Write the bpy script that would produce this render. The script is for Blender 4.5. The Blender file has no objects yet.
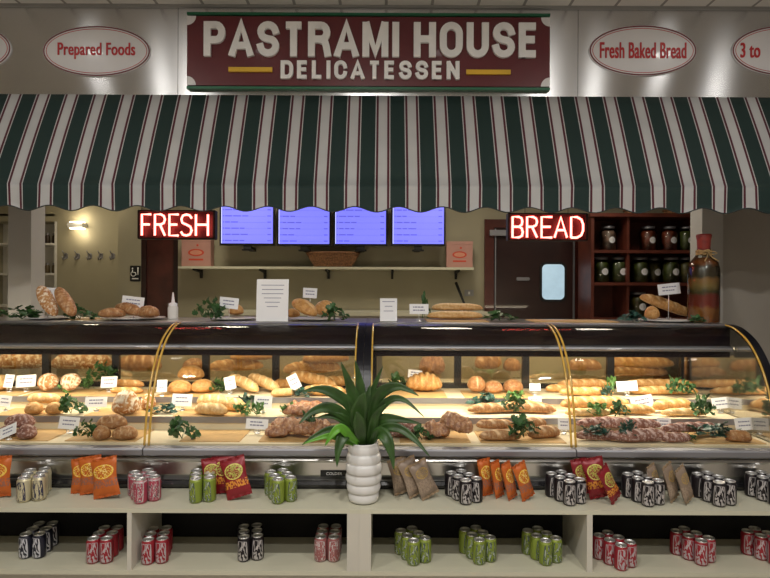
import bpy, math, random
from mathutils import Vector, Matrix, noise
R = math.radians
PI = math.pi
F = 578.0; H = 1.5; ROLL = 0.0044
C = bpy.context.scene.collection
D_ = bpy.data
random.seed(7)

# ---------------------------------------------------------------- pixel helpers
def unroll(px, py):
    dx, dy = px-385, py-289
    return dx+ROLL*dy, dy-ROLL*dx
def at(px, py, Y):
    dx, dy = unroll(px, py)
    return Vector((dx*Y/F, Y, H-dy*Y/F))
def on(px, py, z, y0=None, y1=None):
    dx, dy = unroll(px, py)
    Y = (H-z)*F/max(dy, 1)
    if y0 is not None: Y = min(max(Y, y0), y1)
    return Vector((dx*Y/F, Y, z))

# ---------------------------------------------------------------- materials
def nd(nt, t, **kw):
    n = nt.nodes.new(t)
    for k, v in kw.items():
        if hasattr(n, k) and k not in n.inputs: setattr(n, k, v)
        else: n.inputs[k].default_value = v
    return n
def mat(name, col, rough=.6, metal=0., var=.06, scale=8., bump=0., emit=None, es=0., spec=None, coat=0., bscale=None):
    m = D_.materials.new(name); m.use_nodes = True
    nt = m.node_tree; b = nt.nodes['Principled BSDF']; L = nt.links
    b.inputs['Roughness'].default_value = rough; b.inputs['Metallic'].default_value = metal
    b.inputs['Coat Weight'].default_value = coat
    if spec is not None: b.inputs['Specular IOR Level'].default_value = spec
    tc = nd(nt, 'ShaderNodeTexCoord')
    nz = nd(nt, 'ShaderNodeTexNoise'); nz.inputs['Scale'].default_value = scale; nz.inputs['Detail'].default_value = 4
    L.new(tc.outputs['Object'], nz.inputs['Vector'])
    cr = nd(nt, 'ShaderNodeValToRGB')
    cr.color_ramp.elements[0].position = .3; cr.color_ramp.elements[1].position = .7
    cr.color_ramp.elements[0].color = tuple(max(0, c*(1-var)) for c in col)+(1,)
    cr.color_ramp.elements[1].color = tuple(min(1, c*(1+var)) for c in col)+(1,)
    L.new(nz.outputs['Fac'], cr.inputs['Fac']); L.new(cr.outputs['Color'], b.inputs['Base Color'])
    if bump:
        bz = nd(nt, 'ShaderNodeTexNoise'); bz.inputs['Scale'].default_value = bscale or scale*4; bz.inputs['Detail'].default_value = 5
        L.new(tc.outputs['Object'], bz.inputs['Vector'])
        bp = nd(nt, 'ShaderNodeBump'); bp.inputs['Strength'].default_value = bump; bp.inputs['Distance'].default_value = .01
        L.new(bz.outputs['Fac'], bp.inputs['Height']); L.new(bp.outputs['Normal'], b.inputs['Normal'])
    if emit:
        b.inputs['Emission Color'].default_value = tuple(emit)+(1,); b.inputs['Emission Strength'].default_value = es
    return m
def glass_mat(name, tint=(1, 1, 1), refl=1.0, rough=.02, ior=1.45):
    m = D_.materials.new(name); m.use_nodes = True; nt = m.node_tree; nt.nodes.clear(); L = nt.links
    o = nd(nt, 'ShaderNodeOutputMaterial'); mx = nd(nt, 'ShaderNodeMixShader')
    t = nd(nt, 'ShaderNodeBsdfTransparent'); t.inputs[0].default_value = tuple(tint)+(1,)
    g = nd(nt, 'ShaderNodeBsdfGlossy'); g.inputs['Roughness'].default_value = rough; g.inputs['Color'].default_value = (refl, refl, refl, 1)
    f = nd(nt, 'ShaderNodeFresnel'); f.inputs['IOR'].default_value = ior
    L.new(f.outputs[0], mx.inputs[0]); L.new(t.outputs[0], mx.inputs[1]); L.new(g.outputs[0], mx.inputs[2]); L.new(mx.outputs[0], o.inputs[0])
    return m
def mirror_glass(name, fac, tint):
    m = D_.materials.new(name); m.use_nodes = True; nt = m.node_tree; nt.nodes.clear(); L = nt.links
    o = nd(nt, 'ShaderNodeOutputMaterial'); mx = nd(nt, 'ShaderNodeMixShader'); mx.inputs[0].default_value = fac
    t = nd(nt, 'ShaderNodeBsdfTransparent'); t.inputs[0].default_value = tuple(tint)+(1,)
    g = nd(nt, 'ShaderNodeBsdfGlossy'); g.inputs['Roughness'].default_value = .04; g.inputs['Color'].default_value = (.8, .78, .74, 1)
    L.new(t.outputs[0], mx.inputs[1]); L.new(g.outputs[0], mx.inputs[2]); L.new(mx.outputs[0], o.inputs[0])
    return m
def steel_mat(name, col=(.6, .6, .6), rough=.3, aniso=.85, arot=0.):
    m = mat(name, col, rough, 1., .05, 3.)
    nt = m.node_tree; b = nt.nodes['Principled BSDF']
    b.inputs['Anisotropic'].default_value = aniso; b.inputs['Anisotropic Rotation'].default_value = arot
    tg = nd(nt, 'ShaderNodeTangent'); tg.direction_type = 'UV_MAP'; tg.uv_map = 'UVMap'
    nt.links.new(tg.outputs[0], b.inputs['Tangent'])
    return m
def math_n(nt, op, a, b=None, c=None):
    n = nt.nodes.new('ShaderNodeMath'); n.operation = op
    for i, v in enumerate((a, b, c)):
        if v is None: continue
        if isinstance(v, (int, float)): n.inputs[i].default_value = v
        else: nt.links.new(v, n.inputs[i])
    return n.outputs[0]
def mixc(nt, fac, a, b):
    n = nt.nodes.new('ShaderNodeMix'); n.data_type = 'RGBA'
    nt.links.new(fac, n.inputs[0])
    for i, v in ((6, a), (7, b)):
        if isinstance(v, tuple): n.inputs[i].default_value = v+(1,) if len(v) == 3 else v
        else: nt.links.new(v, n.inputs[i])
    return n.outputs[2]

def bread_mat(name, crust, dark, pale, flour=0., rough=.55, nscale=30):
    m = D_.materials.new(name); m.use_nodes = True; nt = m.node_tree; b = nt.nodes['Principled BSDF']; L = nt.links
    b.inputs['Roughness'].default_value = rough; b.inputs['Specular IOR Level'].default_value = .35
    tc = nd(nt, 'ShaderNodeTexCoord')
    n1 = nd(nt, 'ShaderNodeTexNoise'); n1.inputs['Scale'].default_value = nscale; n1.inputs['Detail'].default_value = 5
    L.new(tc.outputs['Object'], n1.inputs['Vector'])
    r = nd(nt, 'ShaderNodeMapRange'); r.inputs['From Min'].default_value = .35; r.inputs['From Max'].default_value = .68
    L.new(n1.outputs['Fac'], r.inputs['Value'])
    c1 = mixc(nt, r.outputs[0], crust, dark)
    n2 = nd(nt, 'ShaderNodeTexNoise'); n2.inputs['Scale'].default_value = nscale*2.3; n2.inputs['Detail'].default_value = 6
    L.new(tc.outputs['Object'], n2.inputs['Vector'])
    r2 = nd(nt, 'ShaderNodeMapRange'); r2.inputs['From Min'].default_value = .5; r2.inputs['From Max'].default_value = .62; r2.inputs['To Max'].default_value = flour
    L.new(n2.outputs['Fac'], r2.inputs['Value'])
    c2 = mixc(nt, r2.outputs[0], c1, pale)
    at_ = nd(nt, 'ShaderNodeAttribute'); at_.attribute_name = 'score'
    c3 = mixc(nt, at_.outputs['Fac'], c2, pale)
    L.new(c3, b.inputs['Base Color'])
    bp = nd(nt, 'ShaderNodeBump'); bp.inputs['Strength'].default_value = .5; bp.inputs['Distance'].default_value = .004
    L.new(n2.outputs['Fac'], bp.inputs['Height']); L.new(bp.outputs['Normal'], b.inputs['Normal'])
    return m

def logo_mat(name, base, ink, ink2, cx=0., cz=.5, rx=.35, rz=.2, rough=.35, metal=.3, nscale=6., band=None, vsc=1.3, thr=.5):
    """base colour with a blotchy printed logo in an ellipse, in UV coordinates"""
    m = D_.materials.new(name); m.use_nodes = True; nt = m.node_tree; b = nt.nodes['Principled BSDF']; L = nt.links
    b.inputs['Roughness'].default_value = rough; b.inputs['Metallic'].default_value = metal
    uv = nd(nt, 'ShaderNodeUVMap'); sp = nd(nt, 'ShaderNodeSeparateXYZ'); L.new(uv.outputs[0], sp.inputs[0])
    u, v = sp.outputs[0], sp.outputs[1]
    if cx is None:      # two prints around the can
        u = math_n(nt, 'FRACT', math_n(nt, 'MULTIPLY', u, 2.)); cx = .5
    du = math_n(nt, 'DIVIDE', math_n(nt, 'SUBTRACT', u, cx), rx); dv = math_n(nt, 'DIVIDE', math_n(nt, 'SUBTRACT', v, cz), rz)
    r = math_n(nt, 'ADD', math_n(nt, 'MULTIPLY', du, du), math_n(nt, 'MULTIPLY', dv, dv))
    inside = math_n(nt, 'LESS_THAN', r, 1.)
    mp = nd(nt, 'ShaderNodeMapping'); mp.inputs['Scale'].default_value = (nscale, nscale*vsc, 1); L.new(uv.outputs[0], mp.inputs[0])
    nz = nd(nt, 'ShaderNodeTexNoise'); nz.inputs['Scale'].default_value = 1.6; nz.inputs['Detail'].default_value = 1; nz.inputs['Distortion'].default_value = 1.5
    L.new(mp.outputs[0], nz.inputs['Vector'])
    st = math_n(nt, 'GREATER_THAN', nz.outputs['Fac'], thr)
    st2 = math_n(nt, 'GREATER_THAN', nz.outputs['Fac'], thr+.08)
    k1 = math_n(nt, 'MULTIPLY', inside, math_n(nt, 'MAXIMUM', st, math_n(nt, 'GREATER_THAN', r, .74))); k2 = math_n(nt, 'MULTIPLY', inside, st2)
    c = mixc(nt, k1, base, ink)
    c = mixc(nt, k2, c, ink2)
    if band:
        z0, z1, col = band
        bb = math_n(nt, 'MULTIPLY', math_n(nt, 'GREATER_THAN', v, z0), math_n(nt, 'LESS_THAN', v, z1))
        w = nd(nt, 'ShaderNodeTexNoise'); w.inputs['Scale'].default_value = 14.; L.new(uv.outputs[0], w.inputs['Vector'])
        bb = math_n(nt, 'MULTIPLY', bb, math_n(nt, 'GREATER_THAN', w.outputs['Fac'], .47))
        c = mixc(nt, bb, c, col)
    L.new(c, b.inputs['Base Color'])
    return m

M = {}
M['wall'] = mat('painted_wall', (.36, .33, .235), .8, bump=.05, scale=2)
M['wall_dim'] = mat('grey_wall', (.36, .33, .29), .8, scale=2)
M['pillar'] = mat('grey_pillar', (.42, .41, .39), .7, scale=3)
M['ceil'] = mat('ceiling_paint', (.5, .49, .46), .9, scale=2)
M['floor'] = mat('floor_tile', (.52, .47, .40), .5, scale=4)
M['steel'] = steel_mat('brushed_steel', (.66, .66, .67), .27, .93, .25)
M['case_steel'] = steel_mat('case_steel', (.62, .61, .59), .28, .5)
M['alu'] = mat('anodised_aluminium', (.32, .32, .35), .48, .8, .04, 5)
M['black'] = mat('black_plastic', (.012, .012, .014), .25, coat=.4)
M['trimblack'] = mat('black_enamel', (.006, .006, .010), .3, spec=.25)
M['matblack'] = mat('matt_black', (.01, .01, .01), .7)
M['gap'] = mat('dark_undercounter_back', (.006, .006, .007), .9)
M['canopy'] = mat('canopy_dark_glass', (.012, .007, .010), .25, 0, .3, 5)
M['counter'] = mat('cream_laminate', (.56, .54, .42), .45, var=.04, scale=3)
M['counter_dim'] = mat('cream_panel', (.56, .53, .46), .5, var=.04, scale=3)
M['tier'] = mat('cream_liner', (.72, .62, .43), .55, var=.05, scale=4)
M['wood'] = mat('maple_board', (.54, .34, .14), .5, var=.14, scale=9)
M['mahog'] = mat('mahogany_wood', (.075, .017, .012), .35, var=.35, scale=5, coat=.3)
M['mahog_dark'] = mat('mahogany_door', (.024, .007, .006), .35, var=.3, scale=3, coat=.3)
M['bookwood'] = mat('red_brown_shelf_wood', (.12, .028, .016), .45, var=.3, scale=6)
M['white'] = mat('white_paint', (.75, .74, .71), .5)
M['paper'] = mat('white_paper', (.85, .85, .87), .7, var=.02)
M['ink'] = mat('grey_print', (.22, .22, .33), .8)
M['ceramic'] = mat('white_ceramic', (.72, .71, .70), .3, var=.03, coat=.3)
M['soil'] = mat('potting_soil', (.03, .02, .012), .95, bump=.5, scale=30)
M['leaf'] = mat('dracaena_leaf', (.030, .075, .014), .4, var=.4, scale=14)
M['leaf_light'] = mat('young_leaf', (.10, .30, .02), .45, var=.2, scale=14)
M['herb'] = mat('herb_leaf', (.035, .10, .025), .5, var=.45, scale=60)
M['herb_teal'] = mat('blue_green_leaf', (.02, .075, .055), .4, var=.4, scale=60)
M['herb_light'] = mat('parsley_leaf', (.10, .22, .055), .5, var=.4, scale=60)
M['maroon'] = mat('maroon_sign_face', (.115, .010, .016), .32, var=.05, coat=.3)
M['sgreen'] = mat('green_sign_trim', (.010, .12, .055), .4)
M['swhite'] = mat('white_sign_letter', (.86, .86, .86), .35)
M['gold'] = mat('yellow_bar', (.75, .45, .03), .35)
M['oval'] = mat('white_oval_face', (.74, .73, .75), .25, var=.02, coat=.5)
M['sred'] = mat('red_print', (.50, .022, .028), .4)
M['smar'] = mat('maroon_line', (.17, .015, .03), .4)
M['neon'] = mat('neon_tube_red', (.9, .2, .2), .3, emit=(1., .13, .10), es=7.)
M['neonback'] = mat('neon_red_backing', (.035, .002, .004), .5)
M['basket'] = mat('wicker', (.26, .12, .05), .7, var=.5, scale=60, bump=.8)
M['pinkbox'] = mat('pale_pink_carton', (.46, .24, .20), .6)
M['logored'] = mat('carton_logo_red', (.55, .06, .03), .5)
M['logoorange'] = mat('carton_logo_orange', (.62, .26, .17), .5)
M['amber'] = mat('amber_glass_edge', (.62, .38, .07), .2, 0, .15, 10, coat=.5, emit=(.9, .55, .1), es=.0)
M['glass'] = glass_mat('display_glass', (.97, .985, .975), .6, .015, 1.28)
M['sideglass'] = glass_mat('side_glass', (.93, .95, .94), .9, .03, 1.5)
M['jarglass'] = glass_mat('jar_glass', (.9, .93, .9), .9, .03, 1.4)
M['endmirror'] = mirror_glass('reflective_end_glass', .45, (.85, .85, .82))
M['reardoor'] = mirror_glass('tinted_rear_glass', .15, (.90, .85, .74))
M['warmwhite'] = mat('fluorescent_tube', (1, .9, .7), .4, emit=(1., .82, .55), es=5.)
M['lampglow'] = mat('sconce_glow', (1, .9, .7), .4, emit=(1., .8, .5), es=4.)
M['canlid'] = mat('aluminium_lid', (.80, .80, .80), .35, .9, .05)
M['doorglass'] = mat('door_window_blue_light', (.3, .4, .45), .3, 0, .3, 5, emit=(.30, .42, .50), es=.75)
M['grey'] = mat('grey_plastic', (.30, .30, .30), .5)
M['redcap'] = mat('red_wax_cap', (.24, .028, .02), .5, var=.2, scale=40)
M['straw'] = mat('straw_raffia', (.42, .28, .12), .8, var=.3, scale=60)
M['kraft'] = mat('straw_inner', (.5, .33, .12), .8)

B = {}
B['gold'] = bread_mat('golden_crust', (.58, .31, .10), (.38, .17, .045), (.80, .58, .30), .25)
B['pale'] = bread_mat('pale_crust', (.68, .44, .19), (.52, .28, .09), (.85, .66, .38), .4)
B['brown'] = bread_mat('brown_crust', (.42, .21, .08), (.25, .10, .035), (.70, .50, .30), .3)
B['flour'] = bread_mat('floured_crust', (.50, .26, .10), (.36, .15, .05), (.85, .76, .60), .9, .8, 24)
B['rye'] = bread_mat('dusty_rye_crust', (.30, .14, .10), (.16, .06, .045), (.62, .46, .42), .7, .8, 34)
B['nut'] = bread_mat('glazed_nut_crust', (.46, .23, .11), (.22, .09, .055), (.62, .42, .28), .45, .35, 38)

# ---------------------------------------------------------------- mesh builder
class MB:
    def __init__(s): s.v = []; s.f = []; s.mi = []; s.sm = []; s.uv = {}
    def add(s, vs, fs, mi=0, smooth=False, uvs=None):
        o = len(s.v); s.v += [tuple(v) for v in vs]
        for f in fs:
            if uvs: s.uv[len(s.f)] = [uvs[i] for i in f]
            s.f.append(tuple(i+o for i in f)); s.mi.append(mi); s.sm.append(smooth)
        return s
    def box(s, x0, x1, y0, y1, z0, z1, mi=0, mtx=None):
        vs = [Vector((x, y, z)) for z in (z0, z1) for y in (y0, y1) for x in (x0, x1)]
        if mtx: vs = [mtx @ v for v in vs]
        uv = [(v.x, v.z) for v in vs]
        return s.add(vs, [(0, 2, 3, 1), (4, 5, 7, 6), (0, 1, 5, 4), (2, 6, 7, 3), (0, 4, 6, 2), (1, 3, 7, 5)], mi, uvs=uv)
    def lathe(s, prof, n=24, mi=0, c=(0, 0, 0), smooth=True, caps=True, sx=1., sy=1.):
        vs = []; uvs = []
        for k, (r, z) in enumerate(prof):
            for i in range(n+1):
                a = 2*PI*i/n
                vs.append((c[0]+r*sx*math.cos(a), c[1]+r*sy*math.sin(a), c[2]+z)); uvs.append((i/n, k/(len(prof)-1)))
        fs = []
        for k in range(len(prof)-1):
            for i in range(n):
                a = k*(n+1)+i
                fs.append((a, a+1, a+n+2, a+n+1))
        s.add(vs, fs, mi, smooth, uvs)
        if caps:
            for k, rev in ((0, True), (len(prof)-1, False)):
                r, z = prof[k]
                if r < 1e-5: continue
                ring = [(c[0]+r*sx*math.cos(2*PI*i/n), c[1]+r*sy*math.sin(2*PI*i/n), c[2]+z) for i in range(n)]
                idx = list(range(n))
                s.add(ring, [tuple(reversed(idx)) if rev else tuple(idx)], mi, False, [(.01, .01)]*n)
        return s
    def tube(s, pts, r, n=8, mi=0, smooth=True, closed=False):
        pts = [Vector(p) for p in pts]; N = len(pts); vs = []
        rr = r if isinstance(r, (list, tuple)) else [r]*N
        up0 = None
        for k, p in enumerate(pts):
            if closed: t = pts[(k+1) % N]-pts[k-1]
            else: t = pts[min(k+1, N-1)]-pts[max(k-1, 0)]
            if t.length < 1e-9: t = Vector((0, 0, 1))
            t.normalize()
            if up0 is None: up0 = Vector((0, 1, 0)) if abs(t.y) < .9 else Vector((1, 0, 0))
            a = up0-t*up0.dot(t)
            if a.length < 1e-4: a = t.orthogonal()
            a.normalize(); up0 = a; b = t.cross(a)
            for i in range(n):
                q = 2*PI*i/n
                vs.append(p+a*math.cos(q)*rr[k]+b*math.sin(q)*rr[k])
        fs = []
        for k in range(N if closed else N-1):
            k2 = (k+1) % N
            for i in range(n):
                fs.append((k*n+i, k*n+(i+1) % n, k2*n+(i+1) % n, k2*n+i))
        if not closed: fs += [tuple(reversed(range(n))), tuple((N-1)*n+i for i in range(n))]
        return s.add(vs, fs, mi, smooth)
    def prism(s, poly, y0, y1, mi=0):
        """poly of (x,z), extruded from y0 to y1"""
        n = len(poly)
        vs = [(x, y0, z) for x, z in poly]+[(x, y1, z) for x, z in poly]
        fs = [tuple(range(n)), tuple(reversed(range(n, 2*n)))]+[(i, i+n, (i+1) % n+n, (i+1) % n) for i in range(n)]
        return s.add(vs, fs, mi)
    def profx(s, poly, x0, x1, mi=0, smooth=False):
        """poly of (y,z), extruded along x"""
        n = len(poly)
        vs = [(x0, y, z) for y, z in poly]+[(x1, y, z) for y, z in poly]
        uv = [(v[0], v[2]) for v in vs]
        s.add(vs, [tuple(range(n)), tuple(reversed(range(n, 2*n)))], mi, False, uv)
        return s.add(vs, [(i, i+n, (i+1) % n+n, (i+1) % n) for i in range(n)], mi, smooth, uv)
    def build(s, name, mats, parent=None, loc=(0, 0, 0), rot=(0, 0, 0)):
        me = D_.meshes.new(name); me.from_pydata(s.v, [], s.f); 
        mats = mats if isinstance(mats, (list, tuple)) else [mats]
        for m in mats: me.materials.append(m)
        me.polygons.foreach_set('material_index', s.mi); me.polygons.foreach_set('use_smooth', s.sm)
        if s.uv:
            ul = me.uv_layers.new(name='UVMap')
            for p in me.polygons:
                u = s.uv.get(p.index)
                if u:
                    for li, q in zip(p.loop_indices, u): ul.data[li].uv = q
        me.validate(); me.update()
        o = D_.objects.new(name, me); C.objects.link(o); o.location = loc; o.rotation_euler = rot
        if parent: o.parent = parent
        return o
def empty(name, loc=(0, 0, 0), rot=(0, 0, 0)):
    o = D_.objects.new(name, None); C.objects.link(o); o.location = loc; o.rotation_euler = rot; o.empty_display_size = .05
    return o
def tag(o, label, cat, group=None, kind=None):
    o['label'] = label; o['category'] = cat
    if group: o['group'] = group
    if kind: o['kind'] = kind
    return o
def struct(o): o['kind'] = 'structure'; return o
def copy_tree(o, parent=None):
    c = o.copy(); C.objects.link(c)
    if parent: c.parent = parent
    for ch in list(o.children): copy_tree(ch, c)
    return c
def rrect(w, h, r, n=5, cx=0, cz=0):
    out = []
    for (sx, sz, a0) in ((1, -1, -90), (1, 1, 0), (-1, 1, 90), (-1, -1, 180)):
        for i in range(n+1):
            a = R(a0+90*i/n)
            out.append((cx+sx*(w/2-r)+r*math.cos(a), cz+sz*(h/2-r)+r*math.sin(a)))
    return out
def ellipse(rx, rz, n=48, cx=0, cz=0):
    return [(cx+rx*math.cos(2*PI*i/n), cz+rz*math.sin(2*PI*i/n)) for i in range(n)]
def arc(cx, cy, rx, ry, a0, a1, n=9): return [(cx+rx*math.cos(R(a0+(a1-a0)*i/n)), cy+ry*math.sin(R(a0+(a1-a0)*i/n))) for i in range(n+1)]
BOLD = {   # heavy grotesque capitals as stroke centre lines: (relative width, strokes)
 'P': (.92, [[(0, 0), (0, 1)], [(0, 1), (.6, 1)]+arc(.6, .73, .4, .27, 90, -90)+[(0, .46)]]),
 'A': (1.08, [[(0, 0), (.5, 1.02), (1, 0)], [(.2, .26), (.8, .26)]]),
 'S': (.95, [arc(.5, .76, .48, .25, 10, 90, 5)+arc(.5, .76, .48, .25, 95, 250, 8)+[(.5, .5)]+arc(.5, .25, .5, .26, 62, -85, 9)+arc(.5, .25, .5, .26, -95, -172, 5)]),
 'T': (.9, [[(-.04, 1), (1.04, 1)], [(.5, 1), (.5, 0)]]),
 'R': (.98, [[(0, 0), (0, 1)], [(0, 1), (.6, 1)]+arc(.6, .75, .38, .25, 90, -90)+[(0, .5)], [(.5, .5), (.85, .42), (.94, .25), (1.02, 0)]]),
 'M': (1.2, [[(0, 0), (0, 1)], [(1, 1), (1, 0)], [(.06, 1), (.5, .05), (.94, 1)]]),
 'I': (.0, [[(.5, 0), (.5, 1)]]),
 'H': (.95, [[(0, 0), (0, 1)], [(1, 0), (1, 1)], [(0, .52), (1, .52)]]),
 'O': (1.0, [arc(.5, .70, .5, .31, 0, 180, 12)+arc(.5, .30, .5, .31, 180, 360, 12)+[(1, .70)]]),
 'U': (.95, [[(0, 1), (0, .3)]+arc(.5, .29, .5, .30, 180, 360, 12)+[(1, 1)]]),
 'E': (.78, [[(0, 0), (0, 1)], [(0, 1), (1.08, 1)], [(0, .52), (1, .52)], [(0, 0), (1.08, 0)]]),
 'D': (.95, [[(0, 0), (0, 1)], [(0, 1), (.5, 1)]+arc(.5, .66, .5, .34, 90, 0)+arc(.5, .34, .5, .34, 0, -90)+[(0, 0)]]),
 'L': (.76, [[(0, 1), (0, 0)], [(0, 0), (1.08, 0)]]),
 'C': (.97, [arc(.5, .70, .5, .31, 5, 180, 11)+arc(.5, .30, .5, .31, 180, 355, 11)]),
 'N': (.97, [[(0, 0), (0, 1)], [(1, 0), (1, 1)], [(.04, .98), (.96, .02)]]),
}
def bold_text(body, w, h, depth, m_, parent, loc, stem=.25, gap=.16):
    """raised block capitals in the XZ plane, fitted to w x h, each letter's strokes as mitred ribbons"""
    st = stem*h; st_h = st*.82; base = .58*h; g = gap*h
    wid = [BOLD[c][0]*base for c in body]
    tot = sum(q+st for q in wid)+g*(len(body)-1); k_ = w/tot
    m = MB(); x = -w/2; cnt = 0
    for c, q in zip(body, wid):
        for pl in BOLD[c][1]:
            P = [(x+(st/2+a*q)*k_, -h/2+st_h/2+b_*(h-st_h)) for a, b_ in pl]; n = len(P); Lf, Rt = [], []
            closed = abs(P[0][0]-P[-1][0])+abs(P[0][1]-P[-1][1]) < 1e-6
            for i in range(n):
                d0 = None
                def dr(a, b_):
                    v = Vector((b_[0]-a[0], b_[1]-a[1])); return v.normalized() if v.length > 1e-9 else None
                pa = P[i-1] if i > 0 else (P[-2] if closed else None); pb = P[i+1] if i < n-1 else (P[1] if closed else None)
                t0 = dr(pa, P[i]) if pa else None; t1 = dr(P[i], pb) if pb else None
                t0 = t0 or t1; t1 = t1 or t0
                tt = (t0+t1).normalized(); nn = Vector((-tt.y, tt.x)); n0 = Vector((-t0.y, t0.x)); ml = 1/max(nn.dot(n0), .5)
                hw_ = (st*k_*abs(tt.y)+st_h*abs(tt.x))/2/max(abs(tt.x)+abs(tt.y), 1e-6)*1.0
                hw_ *= 1.0 if ml < 1.2 else .9
                pt = Vector(P[i])
                if not closed and i == 0 and abs(t1.y) > .8: pt -= t1*st_h/2
                if not closed and i == n-1 and abs(t0.y) > .8: pt += t0*st_h/2
                Lf.append(pt+nn*hw_*ml); Rt.append(pt-nn*hw_*ml)
            yo = -.00025*cnt; cnt = (cnt+1) % 4
            vs = [(v.x, -depth/2+yo, v.y) for v in Lf]+[(v.x, -depth/2+yo, v.y) for v in Rt]+[(v.x, depth/2, v.y) for v in Lf]+[(v.x, depth/2, v.y) for v in Rt]
            fs = []
            for i in range(n-1):
                fs += [(i, i+1, n+i+1, n+i), (2*n+i, 3*n+i, 3*n+i+1, 2*n+i+1), (i, 2*n+i, 2*n+i+1, i+1), (n+i, n+i+1, 3*n+i+1, 3*n+i)]
            fs += [(0, n, 3*n, 2*n), (n-1, 3*n-1, 4*n-1, 2*n-1)]
            m.add(vs, fs)
        x += (q+st+g)*k_
    return m.build('lettering', m_, parent, loc)
def text_obj(name, body, w, h, depth, m, parent, loc, bold=.02, sp=1.):
    """raised lettering in the XZ plane, fitted to w x h, centred on loc"""
    cu = D_.curves.new('t', 'FONT'); cu.body = body; cu.size = 1.; cu.extrude = .01; cu.space_character = sp; cu.resolution_u = 4
    to = D_.objects.new('t', cu); C.objects.link(to)
    bpy.context.view_layer.update()
    me = D_.meshes.new_from_object(to.evaluated_get(bpy.context.evaluated_depsgraph_get()))
    D_.objects.remove(to); D_.curves.remove(cu)
    if bold:    # heavier strokes: the same outlines set again a hair to each side
        bmx = [v.co.copy() for v in me.vertices]; fcs = [tuple(p.vertices) for p in me.polygons]
        V2, F2 = [], []
        for dx, dy in ((-bold, -bold*.35), (0, -bold*.35), (bold, -bold*.35), (-bold, bold*.35), (0, bold*.35), (bold, bold*.35)):
            o_ = len(V2); V2 += [(c.x+dx, c.y+dy, c.z+.0012*(o_/max(len(bmx), 1))) for c in bmx]; F2 += [tuple(i+o_ for i in f) for f in fcs]
        me = D_.meshes.new(name); me.from_pydata(V2, [], F2); me.update()
    xs = [v.co.x for v in me.vertices]; ys = [v.co.y for v in me.vertices]
    x0, x1, y0, y1 = min(xs), max(xs), min(ys), max(ys)
    for v in me.vertices:
        x, y, z = v.co
        v.co = ((x-(x0+x1)/2)*w/(x1-x0), -z/.01*depth/2, (y-(y0+y1)/2)*h/(y1-y0))
    me.materials.clear(); me.materials.append(m); me.name = name
    o = D_.objects.new(name, me); C.objects.link(o); o.location = loc; o.parent = parent
    return o

# ================================================================= SETTING
XL, XR = -4.2, 4.4
struct(MB().box(XL-.7, XR, -1.5, 8.2, -.05, 0).build('floor', M['floor']))
# tiled shop ceiling, customer side
cm = D_.materials.new('ceiling_tiles'); cm.use_nodes = True
nt = cm.node_tree; b = nt.nodes['Principled BSDF']; b.inputs['Roughness'].default_value = .9
tc = nd(nt, 'ShaderNodeTexCoord'); br = nd(nt, 'ShaderNodeTexBrick'); br.offset = 0; nt.links.new(tc.outputs['Object'], br.inputs['Vector'])
br.inputs['Color1'].default_value = (.75, .73, .71, 1); br.inputs['Color2'].default_value = (.70, .68, .66, 1); br.inputs['Mortar'].default_value = (.3, .29, .28, 1)
br.inputs['Scale'].default_value = 1.; br.inputs['Brick Width'].default_value = .3; br.inputs['Row Height'].default_value = .6; br.inputs['Mortar Size'].default_value = .01
nt.links.new(br.outputs['Color'], b.inputs['Base Color'])
zc = at(385, 6, 3.8).z
struct(MB().box(XL-.7, XR, -1.5, 3.86, zc, zc+.06).build('ceiling_shop', cm))
struct(MB().box(XL-.7, XR, 4.1, 8.2, 2.75, 2.81).build('ceiling_kitchen', M['ceil']))
# brushed steel fascia over the awning: three sheets with seams
fz0, fz1 = 2.70, zc
fas = MB()
seams = [XL, at(178, 50, 3.8).x, at(578, 50, 3.8).x, XR]
for a, c in zip(seams, seams[1:]): fas.box(a+.0015, c-.0015, 3.80, 3.815, fz0, fz1)
fo = struct(fas.build('wall_fascia', M['steel']))
struct(MB().box(XL, XR, 3.816, 4.1, 2.55, zc).build('wall_soffit', M['matblack']))
struct(MB().box(XL, XR, 3.785, 3.80, zc-.018, zc).build('trim_1', M['grey']))
# kitchen walls
bw = 6.3
xd0, xd1 = at(484, 250, bw).x, at(583, 250, bw).x
xs0 = at(118, 250, bw).x
xq0, xq1 = at(141, 250, bw).x, at(178, 250, bw).x
struct(MB().box(xq1, XR, bw, bw+.12, 0, 2.75).build('wall_back', M['wall']))
struct(MB().box(xs0, xq0, bw, bw+.12, 0, 2.75).build('wall_back_corner', M['wall']))
struct(MB().box(xs0, xs0+.1, bw+.12, 7.0, 0, 2.75).build('wall_return', M['wall']))
xk = at(57, 250, 7.0).x
struct(MB().box(xk, xs0+.1, 7.0, 7.1, 0, 2.75).build('wall_hooks', M['wall']))
struct(MB().box(XL-.6, xk, 7.301, 7.35, 0, 2.75).build('wall_niche', M['wall']))
struct(MB().box(XL-.6, xk, 7.0, 7.3, 2.301, 2.75).build('wall_over_bookcase', M['wall']))
struct(MB().box(XL-.72, XL-.62, -1.5, 8.2, 0, zc).build('wall_left', M['wall']))
struct(MB().box(XR, XR+.1, -1.5, 8.2, 0, zc).build('wall_right', M['wall_dim']))
struct(MB().box(XL-.7, XR, -1.6, -1.5, 0, zc).build('wall_front', M['wall_dim']))
# right hand side: pillar and partition
pr0, pr1 = at(702, 260, 4.4).x, at(723, 260, 4.4).x
struct(MB().box(pr0, pr1, 4.4, 4.57, 0, 2.75).build('pillar_right', M['pillar']))
struct(MB().box(pr1, XR, 4.45, 4.55, 0, 2.75).build('wall_partition', M['wall_dim']))
pl0, pl1 = at(8, 260, 4.4).x, at(31, 260, 4.4).x
struct(MB().box(pl0, pl1, 4.4, 4.58, 0, 2.75).build('pillar_left', M['pillar']))
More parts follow.
